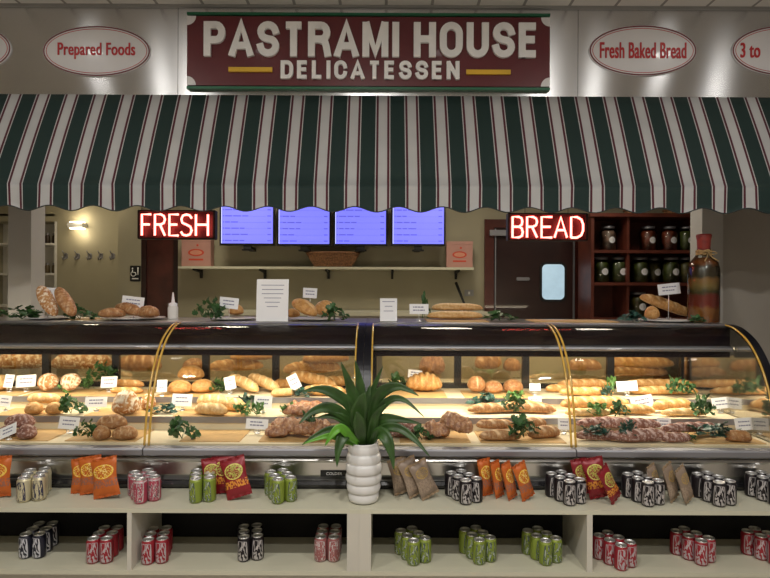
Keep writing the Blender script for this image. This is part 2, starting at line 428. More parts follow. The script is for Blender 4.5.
# mahogany door (left, behind the neon sign)
d = empty('door_1', ((xq0+xq1)/2, bw+.02, 0)); struct(d)
wq = (xq1-xq0)/2
MB().box(-wq+.001, wq-.001, .02, .06, 0, 2.15).build('door_leaf', M['mahog'], d)
MB().box(-wq+.001, wq-.001, .0, .08, 2.15, 2.75).build('door_header', M['wall'], d)
fb = MB(); fb.box(-wq+.001, -wq+.05, -.015, .02, 0, 2.15).box(wq-.05, wq-.001, -.015, .02, 0, 2.15).box(-wq+.001, wq-.001, -.015, .02, 2.10, 2.15)
fb.build('door_frame', M['mahog_dark'], d)
# swing door
dz = at(530, 220, bw).z
d = empty('door_2', ((xd0+xd1)/2, bw, 0)); struct(d); hw = (xd1-xd0)/2
fb = MB(); fb.box(-hw, -hw+.10, -.05, 0, 0, dz).box(hw-.10, hw, -.05, 0, 0, dz).box(-hw+.10, hw-.10, -.05, 0, dz-.09, dz)
fb.build('door_frame', M['mahog'], d)
lf = MB().box(-hw+.105, hw-.105, -.035, -.002, 0, dz-.095).build('door_leaf', M['mahog_dark'], d)
wc = at(552, 282, bw)-Vector(d.location); 
ww, wh = 22*bw/F, 35*bw/F
w_ = MB().prism(rrect(ww+.05, wh+.05, .06, cx=wc.x, cz=wc.z), -.045, -.035).build('window_gasket', M['matblack'], d)
MB().prism(rrect(ww, wh, .05, cx=wc.x, cz=wc.z), -.05, -.045).build('window_pane', M['doorglass'], w_)
pc = at(522, 279, bw)-Vector(d.location)
MB().prism(rrect(.14, .035, .012, cx=pc.x, cz=pc.z), -.055, -.035).build('door_handle', M['alu'], d)
cc = at(503, 232, bw)-Vector(d.location)
MB().box(cc.x-.16, cc.x+.16, -.10, -.036, dz-.18, dz-.12).build('door_closer', M['alu'], d)
for sx in (-1, 1):
    MB().box(sx*(hw-.115)-.006, sx*(hw-.115)+.006, -.06, -.035, .1, dz-.1).build('edge_strip', M['alu'], d)

# ---------------------------------------------------------------- white bookcase at the far left with jars
x0, x1 = at(-20, 250, 7.0).x, at(57, 250, 7.0).x
bc = empty('white_bookcase', ((x0+x1)/2, 7.0, 0)); tag(bc, 'tall white built-in bookcase behind the left pillar', 'bookcase')
bw2 = (x1-x0)/2-.001
m = MB().box(-bw2, -bw2+.03, 0, .3, 0, 2.3).box(bw2-.03, bw2, 0, .3, 0, 2.3).box(-bw2, bw2, .29, .3, 0, 2.3)
m.build('carcass', M['white'], bc)
shz = [at(50, y, 7.0).z for y in (305, 273, 243)]+[at(50, 214, 7.0).z]
for z in shz: MB().box(-bw2+.03, bw2-.03, 0, .29, z-.025, z).build('shelf', M['white'], bc)
jl = ['small dark spice jar on the top shelf of the white bookcase', 'small amber jar on the middle shelf of the white bookcase', 'short black bottle on the low shelf of the white bookcase']
for i, (z, cl) in enumerate(zip((shz[2], shz[1], shz[0]), ((.05, .03, .02), (.10, .07, .03), (.01, .01, .01)))):
    jm = mat('jar_fill_%d' % i, cl, .3)
    for k in range(2):
        xx = at(47.5+7*k, 250, 7.08).x
        j = empty('spice_jar', (xx, 7.08, z+.0005)); r = .028
        MB().lathe([(r*.9, 0), (r, .01), (r, .085), (r*.7, .1)], 14).build('jar_body', jm, j)
        MB().lathe([(r*.75, .1), (r*.75, .125)], 14).build('lid', M['alu'] if i < 2 else M['black'], j)
        tag(j, jl[i]+(', nearer the left pillar' if k == 0 else ', nearer the coat hooks'), 'jar', 'jars in the white bookcase')

# sconce
sp = at(80, 226, 7.0)
s = empty('wall_sconce', (sp.x, 7.0, sp.z)); tag(s, 'lit cream up-and-down wall lamp above the coat hooks', 'wall lamp')
MB().profx([(-.11, -.03), (-.13, .0), (-.11, .03), (0, .03), (0, -.03)], -.09, .09).build('shade', M['white'], s)
MB().box(-.075, .075, -.095, -.02, .03, .045).build('lamp_opening', M['lampglow'], s)
MB().box(-.075, .075, -.095, -.02, -.045, -.03).build('lamp_opening', M['lampglow'], s)
# hooks
for i, px in enumerate((66, 78, 90, 101, 113)):
    p = at(px, 256, 7.0)
    h = empty('coat_hook', (p.x, 7.0, p.z))
    MB().prism(rrect(.05, .07, .02), -.008, 0).build('mounting_plate', M['alu'], h)
    MB().tube([(0, -.008, .02), (0, -.05, .03), (0, -.08, .06)], .006).tube([(0, -.008, -.02), (0, -.06, -.05), (0, -.085, -.01)], .006).build('hook', M['alu'], h)
    tag(h, ['chrome coat hook farthest from the mahogany door', 'second chrome coat hook counting from the pillar', 'middle chrome coat hook of five under the lamp', 'fourth chrome coat hook counting from the pillar', 'chrome coat hook closest to the room corner'][i], 'coat hook', 'coat hooks on the wall')
# restroom sign
p = at(135.5, 273.5, bw)
s = empty('restroom_sign', (p.x, bw, p.z)); tag(s, 'black wall sign with white wheelchair symbol beside mahogany door', 'sign')
MB().prism(rrect(.115, .17, .008), -.006, 0).build('plate', M['matblack'], s)
m = MB(); m.prism(ellipse(.008, .009, 14, -.03, .055), -.009, -.006)
m.tube([(-.03, -.008, .042), (-.028, -.008, .012), (.0, -.008, .010), (.012, -.008, -.018)], .005)
m.tube([(-.02+.026*math.cos(a), -.008, -.004+.026*math.sin(a)) for a in [R(100+20*k) for k in range(13)]], .004)
m.tube([(.03, -.008, .055), (.03, -.008, -.015)], .006).prism(ellipse(.009, .009, 14, .03, .06), -.009, -.006)
m.box(-.035, .035, -.008, -.006, -.062, -.05)
m.build('symbol', M['swhite'], s)

# ================================================================= FASCIA SIGNS
sg = at(368.5, 52, 3.77)
s = empty('shop_sign', (sg.x, 3.79, sg.z)); k = 3.77/F
tag(s, 'long maroon sign with raised white PASTRAMI HOUSE DELICATESSEN letters on steel fascia', 'sign')
MB().prism([(-181*k, -34.5*k), (181*k, -34.5*k), (181*k, 34.5*k), (-181*k, 34.5*k)], -.03, 0).build('sign_face', M['maroon'], s)
for z in (36.9, -36.9):
    MB().box(-181*k, 181*k, -.036, 0, (z-1.25)*k, (z+1.25)*k).build('trim_bar', M['sgreen'], s)
for sx in (-1, 1):
    for sz in (-1, 1):
        q = [(sx*181*k, sz*34.5*k)]+[(sx*(181-9*math.sin(R(t)))*k, sz*(34.5-9*math.cos(R(t)))*k) for t in range(0, 91, 10)]
        MB().prism(q, -.033, -.029).build('corner_disc', M['oval'], s)
def fit(x0, x1, y0, y1): return ((x0+x1)/2-368.5)*k, -((y0+y1)/2-52)*k, (x1-x0)*k, (y1-y0)*k
for body, bx in (('PASTRAMI', (205, 399, 24, 58.5)), ('HOUSE', (413.5, 537, 24, 58.5)), ('DELICATESSEN', (281.5, 459, 62.5, 80.5))):
    cx, cz, w, h = fit(*bx)
    bold_text(body, w, h, .02, M['swhite'], s, (cx, -.042, cz), gap=.14 if h > .15 else .24)
for bx in ((229.5, 273, 69, 73.5), (466, 510, 70.5, 75)):
    cx, cz, w, h = fit(*bx)
    MB().box(cx-w/2, cx+w/2, -.045, -.03, cz-h/2, cz+h/2).build('accent_bar', M['gold'], s)

def oval_sign(px, py, body, label, tw=92, th=22, tx=0):
    p = at(px, py, 3.79); s = empty('oval_sign', (p.x, 3.80, p.z)); tag(s, label, 'sign', 'oval menu signs along the fascia')
    MB().prism(ellipse(54*k, 25.3*k), -.010, 0).build('sign_face', M['oval'], s)
    for (rx, rz, t, mm) in ((53, 24.4, .0044, M['smar']), (50.6, 22.2, .0022, M['sred'])):
        MB().tube([(x, -.0102, z) for x, z in ellipse(rx*k, rz*k, 64)], t, 4, closed=True).build('border_line', mm, s)
    if body:
        text_obj('lettering', body, tw*k, th*k, .003, M['sred'], s, (tx*k, -.0115, 0), .028, 1.04)
    return s
oval_sign(96.5, 51, 'Prepared Foods', 'white oval fascia sign reading Prepared Foods in red', 78, 16.5)
oval_sign(643, 50.5, 'Fresh Baked Bread', 'white oval fascia sign reading Fresh Baked Bread in red', 87, 16)
oval_sign(786, 50.5, '3 to', 'white oval fascia sign beginning 3 to, cut by picture edge', 20, 15, -36)
oval_sign(-43, 48, None, 'white oval fascia sign at far left, only its rounded tip visible')

# ================================================================= AWNING
am = D_.materials.new('striped_awning_canvas'); am.use_nodes = True; nt = am.node_tree; b = nt.nodes['Principled BSDF']; L = nt.links
b.inputs['Roughness'].default_value = .8
tc = nd(nt, 'ShaderNodeTexCoord'); sp_ = nd(nt, 'ShaderNodeSeparateXYZ'); L.new(tc.outputs['Object'], sp_.inputs[0])
PER = .1856; X0 = -.2035
f = math_n(nt, 'FRACT', math_n(nt, 'ADD', math_n(nt, 'DIVIDE', math_n(nt, 'SUBTRACT', sp_.outputs[0], X0), PER), 20.5))
dd = math_n(nt, 'ABSOLUTE', math_n(nt, 'SUBTRACT', f, .5))    # 0 at the white stripe's centre
cr = nd(nt, 'ShaderNodeValToRGB'); cr.color_ramp.interpolation = 'CONSTANT'
L.new(dd, cr.inputs[0])
e = cr.color_ramp.elements
WH = (.46, .46, .46, 1); MR = (.075, .010, .020, 1); GR = (.006, .024, .021, 1)
e[0].position = 0; e[0].color = WH
e[1].position = .145; e[1].color = MR
x = e.new(.222); x.color = WH
x = e.new(.252); x.color = GR
nz = nd(nt, 'ShaderNodeTexNoise'); nz.inputs['Scale'].default_value = 6; L.new(tc.outputs['Object'], nz.inputs['Vector'])
mr = nd(nt, 'ShaderNodeMapRange'); mr.inputs['To Min'].default_value = .85; mr.inputs['To Max'].default_value = 1.1; L.new(nz.outputs['Fac'], mr.inputs[0])
vm = nd(nt, 'ShaderNodeVectorMath', operation='SCALE'); L.new(cr.outputs[0], vm.inputs[0]); L.new(mr.outputs[0], vm.inputs['Scale'])
L.new(vm.outputs[0], b.inputs['Base Color'])
aw = empty('awning', (0, 3.8, 2.0)); tag(aw, 'long green, white and maroon striped canvas awning with scalloped edge', 'awning')
zt, zf = at(385, 96, 3.8).z-2., at(385, 185, 3.5).z-2.
XA = 4.3
# sloping canvas (thickness .004) with slight sag
def sheet(pts_fn, nx, ns, th, name, m_, parent):
    vs, fs = [], []
    for side in (0, 1):
        for i in range(nx+1):
            for j in range(ns+1):
                p = pts_fn(i/nx, j/ns); vs.append((p[0], p[1]+side*th, p[2]))
    n1 = (nx+1)*(ns+1)
    for i in range(nx):
        for j in range(ns):
            a = i*(ns+1)+j; fs.append((a, a+1, a+ns+2, a+ns+1)); fs.append((n1+a, n1+a+ns+1, n1+a+ns+2, n1+a+1))
    for i in range(nx):
        for j in (0, ns):
            a = i*(ns+1)+j; c = a+ns+1
            fs.append((a, c, c+n1, a+n1))
    for i in (0, nx):
        for j in range(ns):
            a = i*(ns+1)+j; fs.append((a, a+1, a+1+n1, a+n1))
    return MB().add(vs, fs, 0, True).build(name, m_, parent)
sheet(lambda u, v: (-XA+2*XA*u, -.005-.295*v-.006*math.sin(PI*v), zt+(zf-zt)*v), 84, 8, .004, 'canopy_cloth', am, aw)
SC = 43.6*3.5/F; SX = at(246, 212, 3.5).x
def val(u, v):
    x = -XA+2*XA*u
    bot = at(385, 209.3, 3.5).z-2.-.016*math.cos(2*PI*(x-SX)/SC)
    return (x, -.30-.006*math.sin(2*PI*x/.31)*v-.003*math.sin(x*9)*v, zf+(bot-zf)*v)
sheet(val, 390, 5, .004, 'valance', am, aw)
pts = [val(i/390, 1) for i in range(391)]
MB().tube([(p[0], p[1]+.001, p[2]) for p in pts], .0035, 6).build('valance_piping', mat('dark_piping', (.02, .03, .03), .7), aw)
MB().tube([(-XA, -.285, zf+.0), (XA, -.285, zf+.0)], .012, 8).build('front_bar', M['alu'], aw)

# ================================================================= NEON SIGNS
LET = {
 'F': [[(1, 1), (0, 1), (0, 0)], [(0, .52), (.85, .52)]],
 'R': [[(0, 0), (0, 1), (.6, 1), (.9, .92), (1, .76), (.9, .6), (.6, .52), (0, .52)], [(.5, .52), (1, 0)]],
 'E': [[(1, 1), (0, 1), (0, 0), (1, 0)], [(0, .52), (.85, .52)]],
 'S': [[(.97, .82), (.8, .96), (.5, 1), (.18, .95), (.04, .78), (.14, .6), (.5, .52), (.86, .42), (.98, .24), (.84, .06), (.5, 0), (.18, .04), (.02, .18)]],
 'H': [[(0, 0), (0, 1)], [(1, 0), (1, 1)], [(0, .52), (1, .52)]],
 'B': [[(0, .52), (.65, .52), (.92, .62), (.98, .78), (.88, .94), (.6, 1), (0, 1), (0, 0), (.65, 0), (.95, .08), (1.02, .26), (.92, .44), (.65, .52)]],
 'A': [[(0, 0), (.5, 1), (1, 0)], [(.2, .36), (.8, .36)]],
 'D': [[(0, 0), (0, 1), (.5, 1), (.85, .88), (1, .65), (1, .35), (.85, .12), (.5, 0), (0, 0)]],
}
def neon(bx, letters, lab):
    Y = 4.1; kk = Y/F
    x0, x1, y0, y1 = bx; cx, cy = (x0+x1)/2, (y0+y1)/2
    p = at(cx, cy, Y); s = empty('neon_sign', (p.x, Y, p.z)); tag(s, lab, 'neon sign', 'hanging neon signs')
    MB().prism(rrect((x1-x0)*kk, (y1-y0)*kk, .012), .03, .055).build('backing_board', M['neonback'], s)
    fr = MB(); w, h = (x1-x0)*kk/2, (y1-y0)*kk/2
    fr.box(-w-.004, -w+.01, .0, .06, -h, h).box(w-.01, w+.004, .0, .06, -h, h).box(-w, w, .0, .06, -h-.004, -h+.006).box(-w, w, .0, .06, h-.006, h+.004)
    fr.build('frame', M['matblack'], s)
    for ch, lx0, lx1, ly0, ly1 in letters:
        m = MB()
        for st in LET[ch]:
            m.tube([((lx0-cx+a*(lx1-lx0))*kk, -.002, (cy-ly1+c*(ly1-ly0))*kk) for a, c in st], .0078, 8)
        m.build('neon_letter', M['neon'], s)
    for dx in (-.55, .55):
        MB().tube([(dx*w, .04, h), (dx*w, .04, 2.75-p.z)], .002, 5).build('hanging_wire', M['matblack'], s)
y0, y1 = 214.5, 235.5
neon((138, 214.5, 210.5, 238.5), [(c, a, b_, y0, y1) for c, a, b_ in (('F', 142, 151), ('R', 155, 165), ('E', 169.5, 178.5), ('S', 181, 192), ('H', 196, 208))], 'red neon sign reading FRESH hanging over the left display case')
y0, y1 = 217, 237.5
neon((508.5, 587.5, 213.5, 240), [(c, a, b_, y0, y1) for c, a, b_ in (('B', 512.5, 522.5), ('R', 527, 537), ('E', 541.5, 552), ('A', 554.5, 567), ('D', 571, 583))], 'red neon sign reading BREAD hanging before the mahogany swing door')

# ================================================================= MENU SCREENS
scm = mat('menu_screen_blue', (.1, .1, .4), .3, emit=(.15, .155, .80), es=.95)
sct = mat('menu_screen_text', (.05, .05, .3), .3, emit=(.07, .07, .42), es=1.0)
scw = mat('menu_screen_edge', (.3, .3, .8), .3, emit=(.45, .5, 1.), es=1.0)
SY = 6.0; kk = SY/F
for i, (a, c, y1, rows) in enumerate(((219.5, 274.5, 245.5, (0, 0, 0, 0)), (277, 331, 246, (0, 0, 1, 0)), (333.5, 387.5, 246, (0, 0, 0, 0)), (391, 445.5, 246, (0, 0, 0, 0)))):
    w, h = (c-a)*kk, 46*kk
    p = at((a+c)/2, y1, SY); s = empty('menu_screen', (p.x, SY, p.z))
    MB().box(-w/2, w/2, 0, .05, 0, h).build('bezel', M['black'], s)
    MB().box(-w/2+.018, w/2-.018, -.003, 0, .022, h-.022).build('screen_panel', scm, s)
    m = MB(); rr = random.Random(i)
    for row in range(7):
        z = .045+row*.064; x = -w/2+.035
        m.box(x, x+.012, -.0045, -.003, z, z+.013); x += .02
        for wd in range(rr.choice((2, 3, 3))):
            l = rr.uniform(.04, .085); m.box(x, min(x+l, w/2-.1), -.0045, -.003, z, z+.012); x += l+.01
            if x > w/2-.13: break
        m.box(x, w/2-.085, -.0045, -.003, z+.001, z+.003)
        m.box(w/2-.075, w/2-.035, -.0045, -.003, z, z+.012)
    m.build('menu_text', sct, s)
    MB().box(-w/2+.018, -w/2+.024, -.0045, -.003, .022, h-.022).build('lit_edge', scw, s)
    mt = MB().box(-.04, .04, .01, .05, -.035, 0).box(-.06, .06, .02, .10, -.05, -.035).box(-.03, .03, .05, .3, -.045, -.01)
    mt.build('wall_mount', M['matblack'], s)
    tag(s, ['blue menu screen nearest the FRESH neon sign', 'blue menu screen second from the FRESH neon sign', 'blue menu screen directly above the wicker basket', 'blue menu screen above the pink carton, last toward BREAD sign'][i], 'screen', 'wall menu screens')

# back shelf with basket and cartons
sz = at(385, 267, 6.0).z
x0, x1 = at(178, 267, 6.0).x, at(474, 267, 6.0).x
s = empty('wall_shelf', ((x0+x1)/2, 6.0, sz)); w = (x1-x0)/2; tag(s, 'long cream wall shelf below the menu screens', 'shelf')
MB().box(-w, w, 0, .30, -.025, 0).build('shelf_board', M['counter'], s)
for q in (-.9, -.45, .0, .45, .9):
    MB().profx([(.02, -.025), (.30, -.025), (.30, -.12), (.27, -.12), (.25, -.06), (.02, -.04)], q*w-.012, q*w+.012).build('bracket', M['matblack'], s)
p = at(333, 267, 6.12)
s = empty('wicker_basket', (p.x, 6.12, sz)); tag(s, 'oval brown wicker basket on the wall shelf', 'basket')
k6 = 6.12/F
prof = [(18*k6, .0), (20*k6, .03), (24*k6, .09), (26*k6, .145), (25*k6, .145), (22*k6, .09), (17*k6, .01), (0, .01)]
MB().lathe(prof, 36, sy=.5, caps=False).build('basket_wall', M['basket'], s)
m = MB()
for j in range(9): m.tube([((18.6+j*.9)*k6*math.cos(a), (18.6+j*.9)*k6*.5*math.sin(a), .012+.015*j+.003*math.sin(a*12+j*PI)) for a in [2*PI*i/48 for i in range(48)]], .007, 5, closed=True)
m.build('woven_strand', M['basket'], s)
MB().tube([(26*k6*math.cos(a), 26*k6*.5*math.sin(a), .148) for a in [2*PI*i/40 for i in range(40)]], .013, 6, closed=True).build('rim', M['basket'], s)
def carton(px, pw, ph, yaw, lab, base_y=267, Y=6.1):
    p = on(px, base_y, sz); kx = Y/F; x = at(px, 267, Y).x
    s = empty('cake_carton', (x, Y, sz), (0, 0, R(yaw))); tag(s, lab, 'box', 'cartons on the wall shelf')
    w, h = pw*kx/2, ph*kx
    MB().box(-w, w, 0, .12, 0, h).build('carton_body', M['pinkbox'], s)
    MB().box(-w-.003, w+.003, -.003, .123, h-.03, h+.003).build('carton_lid', M['pinkbox'], s)
    m = MB().prism(ellipse(w*.55, h*.13, 24, 0, h*.5), -.002, 0, 0).prism(ellipse(w*.42, h*.085, 24, 0, h*.5), -.003, -.002, 1)
    m.box(-w*.5, w*.5, -.002, 0, h*.22, h*.28, 0)
    m.prism(ellipse(.012, .012, 12, w*.1, h*.76), -.002, 0, 0)
    m.build('printed_logo', [M['logored'], M['logoorange']], s)
carton(196, 29, 28, 0, 'pale pink carton with red oval logo under the FRESH sign')
carton(459.5, 26, 26, -3, 'pale pink carton with red oval logo at shelf end near door')

# switch plate and black handset
p = at(469, 293, bw); s = empty('switch_plate', (p.x, bw, p.z)); tag(s, 'grey switch plate on the wall beside the swing door', 'switch')
MB().prism(rrect(.10, .07, .006), -.008, 0).build('plate', M['grey'], s); MB().box(-.01, .01, -.014, -.008, -.015, .015).build('toggle', M['white'], s)
p = at(461, 300, 6.2); s = empty('knife_sharpener', (p.x, 6.2, at(462, 310, 6.2).z)); tag(s, 'slim black rod leaning against the back wall near the door', 'rod')
# back worktop in the kitchen
bz = at(385, 311, 6.0).z
s = empty('back_worktop', (.2, 5.75, 0)); tag(s, 'cream kitchen worktop along the back wall below the shelf', 'worktop')
MB().box(-2.0, .85, 0, .53, bz-.04, bz).build('worktop_slab', M['counter'], s)
MB().box(-1.97, .82, .04, .53, 0, bz-.04).build('cabinet_body', M['wall_dim'], s)
rod = bpy.data.objects['knife_sharpener']; rod.location = (p.x+.05, 6.02, bz)
MB().tube([(0, 0, 0.001), (-.035, .1, .10), (-.10, .22, .30)], [.014, .012, .016], 8).build('rod_grip', M['matblack'], rod)

# ================================================================= PICKLE SHELF (right)
PY = 5.75; kp = PY/F
x0, x1 = at(591, 270, PY).x, at(700, 270, PY).x; zt = at(640, 217, PY).z
s = empty('pickle_cabinet', ((x0+x1)/2, PY, 0)); w = (x1-x0)/2; tag(s, 'dark red-brown open cabinet holding jars of pickles', 'cabinet')
m = MB().box(-w, -w+.03, 0, .4, 0, zt).box(w-.03, w, 0, .4, 0, zt).box(-w, w, .385, .4, 0, zt)
m.build('carcass', M['bookwood'], s)
ps = [at(640, y, PY).z for y in (318, 282.5, 250)]
for z in ps: MB().box(-w+.03, w-.03, 0, .385, z-.03, z).build('shelf', M['bookwood'], s)
MB().box(-w-.02, w+.02, -.03, .42, zt, zt+.035).build('cornice', M['bookwood'], s)
xd = at(629, 270, PY).x-(x0+x1)/2
for a, c in ((ps[2], zt), (ps[1], ps[2]-.03), (ps[0], ps[1]-.03)): MB().box(xd-.012, xd+.012, .02, .38, a, c).build('divider', M['bookwood'], s)
jc = {'green': (.07, .085, .015), 'red': (.16, .03, .012), 'pink': (.20, .12, .09), 'olive': (.10, .08, .015)}
jm = {k_: mat('pickles_'+k_, v, .4, var=.5, scale=18) for k_, v in jc.items()}
def jar(px, z, h, col, lab, Y=PY+.14, wpx=19):
    q = at(px, 270, Y); r = wpx*Y/F/2
    j = empty('pickle_jar', (q.x, Y, z+.0005))
    MB().lathe([(r*.85, .004), (r*.93, .012), (r*.93, h*.72), (r*.7, h*.80)], 20).build('pickles', jm[col], j)
    MB().lathe([(r*.9, 0), (r, .012), (r, h*.76), (r*.85, h*.85), (r*.72, h*.87), (r*.72, h*.93)], 20, caps=False).build('jar_glass', M['jarglass'], j)
    MB().lathe([(r*.76, h*.9), (r*.78, h*.92), (r*.78, h), (0, h)], 20).build('lid', M['alu'], j)
    lb = MB(); n = 16; cz = h*.42; rr = r*.40; vs = []
    for i in range(n):
        a = 2*PI*i/n; x = rr*math.cos(a); vs.append((x, -math.sqrt((r*1.01)**2-x*x), cz+rr*math.sin(a)))
    vs.append((0, -r*1.012, cz)); lb.add(vs, [(i, (i+1) % n, n) for i in range(n)])
    lo = lb.build('round_label', M['paper'], j); lo.rotation_euler.z = R(8)
    tag(j, lab, 'jar', 'pickle jars in the cabinet')
for px, c, l in ((608, 'pink', 'pickle jar alone in the left bay, top shelf of cabinet'), (648, 'red', 'jar of reddish pickles right of the divider, top shelf'), (669, 'red', 'jar of red peppers, middle of the three on top shelf'), (686, 'green', 'green pickle jar on top shelf, nearest the pillar')):
    jar(px, ps[2], 25*kp, c, l, wpx=16)
for px, c, l in ((601, 'green', 'green pickle jar at the left end of the middle shelf'), (619, 'green', 'green pickle jar beside the divider, left bay middle shelf'), (640, 'green', 'green pickle jar right of the divider on middle shelf'), (653, 'olive', 'olive-brown pickle jar second from divider, right bay middle shelf'), (671, 'green', 'green pickle jar third from divider, right bay middle shelf'), (686, 'olive', 'olive jar on middle shelf, nearest the pillar')):
    jar(px, ps[1], 26*kp, c, l, Y=PY+(.14 if px != 653 else .25), wpx=17)
jar(638, ps[0], 26*kp, 'olive', 'dark pickle jar on the lowest shelf above the standing baguette', wpx=18)
for px, l in ((636, 'small wicker tray on top of the cabinet, left one'), (676, 'small wicker tray on top of the cabinet, right one')):
    q = at(px, 217, PY+.1); bsk = empty('wicker_tray', (q.x, PY+.15, zt+.0355))
    MB().lathe([(.08, 0), (.10, .05), (.09, .05), (.075, .008), (0, .008)], 20, caps=False).build('tray_wall', M['basket'], bsk)
    MB().tube([(.1*math.cos(a), .1*math.sin(a), .05) for a in [2*PI*i/24 for i in range(24)]], .008, 6, closed=True).build('rim', M['basket'], bsk)
    tag(bsk, l, 'basket', 'wicker trays on the cabinet')

# ================================================================= FRONT COUNTER (ledge + low shelf)
LZ, SZ = .42, .117
LY0, LY1 = 2.83, 3.12
cxm = at(359, 540, 2.83).x
def counter(xa, xb, dividers, lab):
    o = empty('counter_shelf_unit', ((xa+xb)/2, LY0, 0)); tag(o, lab, 'shelf unit', 'low counter shelf units')
    a, c = xa-(xa+xb)/2, xb-(xa+xb)/2
    MB().box(a, c, 0, LY1-LY0, LZ-.021, LZ).build('ledge', M['counter'], o)
    MB().box(a, c, 0, .40, SZ-.022, SZ).build('bottom_shelf', M['counter'], o)
    MB().box(a, c, .04, .06, 0, SZ-.022).build('toe_board', M['counter_dim'], o)
    MB().box(a, c, .385, .40, SZ, LZ-.021).build('back_panel', M['gap'], o)
    for x0, x1 in dividers:
        x0 -= (xa+xb)/2; x1 -= (xa+xb)/2
        MB().box(x0, x1, .0, .385, SZ, LZ-.021).build('upright', M['counter_dim'], o)
def ux(px): return at(px, 540, LY0).x
counter(XL+.6, cxm-.0002, [(ux(127), ux(131.5)), (ux(347), cxm-.0002)], 'cream low shelf unit left of the potted plant')
counter(cxm+.0002, XR-.6, [(cxm+.0002, ux(371)), (ux(587), ux(592.5))], 'cream low shelf unit right of the potted plant')

# ================================================================= DISPLAY CASES
PROF = [(3.10, .655), (3.118, .76), (3.15, .90), (3.19, 1.00), (3.235, 1.08), (3.29, 1.15), (3.35, 1.205), (3.42, 1.245), (3.50, 1.275), (3.60, 1.288)]
T = {1: (.66, 3.14, 3.44), 2: (.732, 3.44, 3.70), 3: (.80, 3.70, 4.10), 0: (1.29, 3.58, 4.12)}
def smooth_prof(n=28):
    out = []
    for i in range(n+1):
        t = i/n*(len(PROF)-1); k0 = min(int(t), len(PROF)-2); f_ = t-k0
        p0 = PROF[max(k0-1, 0)]; p1 = PROF[k0]; p2 = PROF[k0+1]; p3 = PROF[min(k0+2, len(PROF)-1)]
        out.append(tuple(.5*((2*p1[j])+(-p0[j]+p2[j])*f_+(2*p0[j]-5*p1[j]+4*p2[j]-p3[j])*f_*f_+(-p0[j]+3*p1[j]-3*p2[j]+p3[j])*f_**3) for j in (0, 1)))
    return out
SP = smooth_prof()
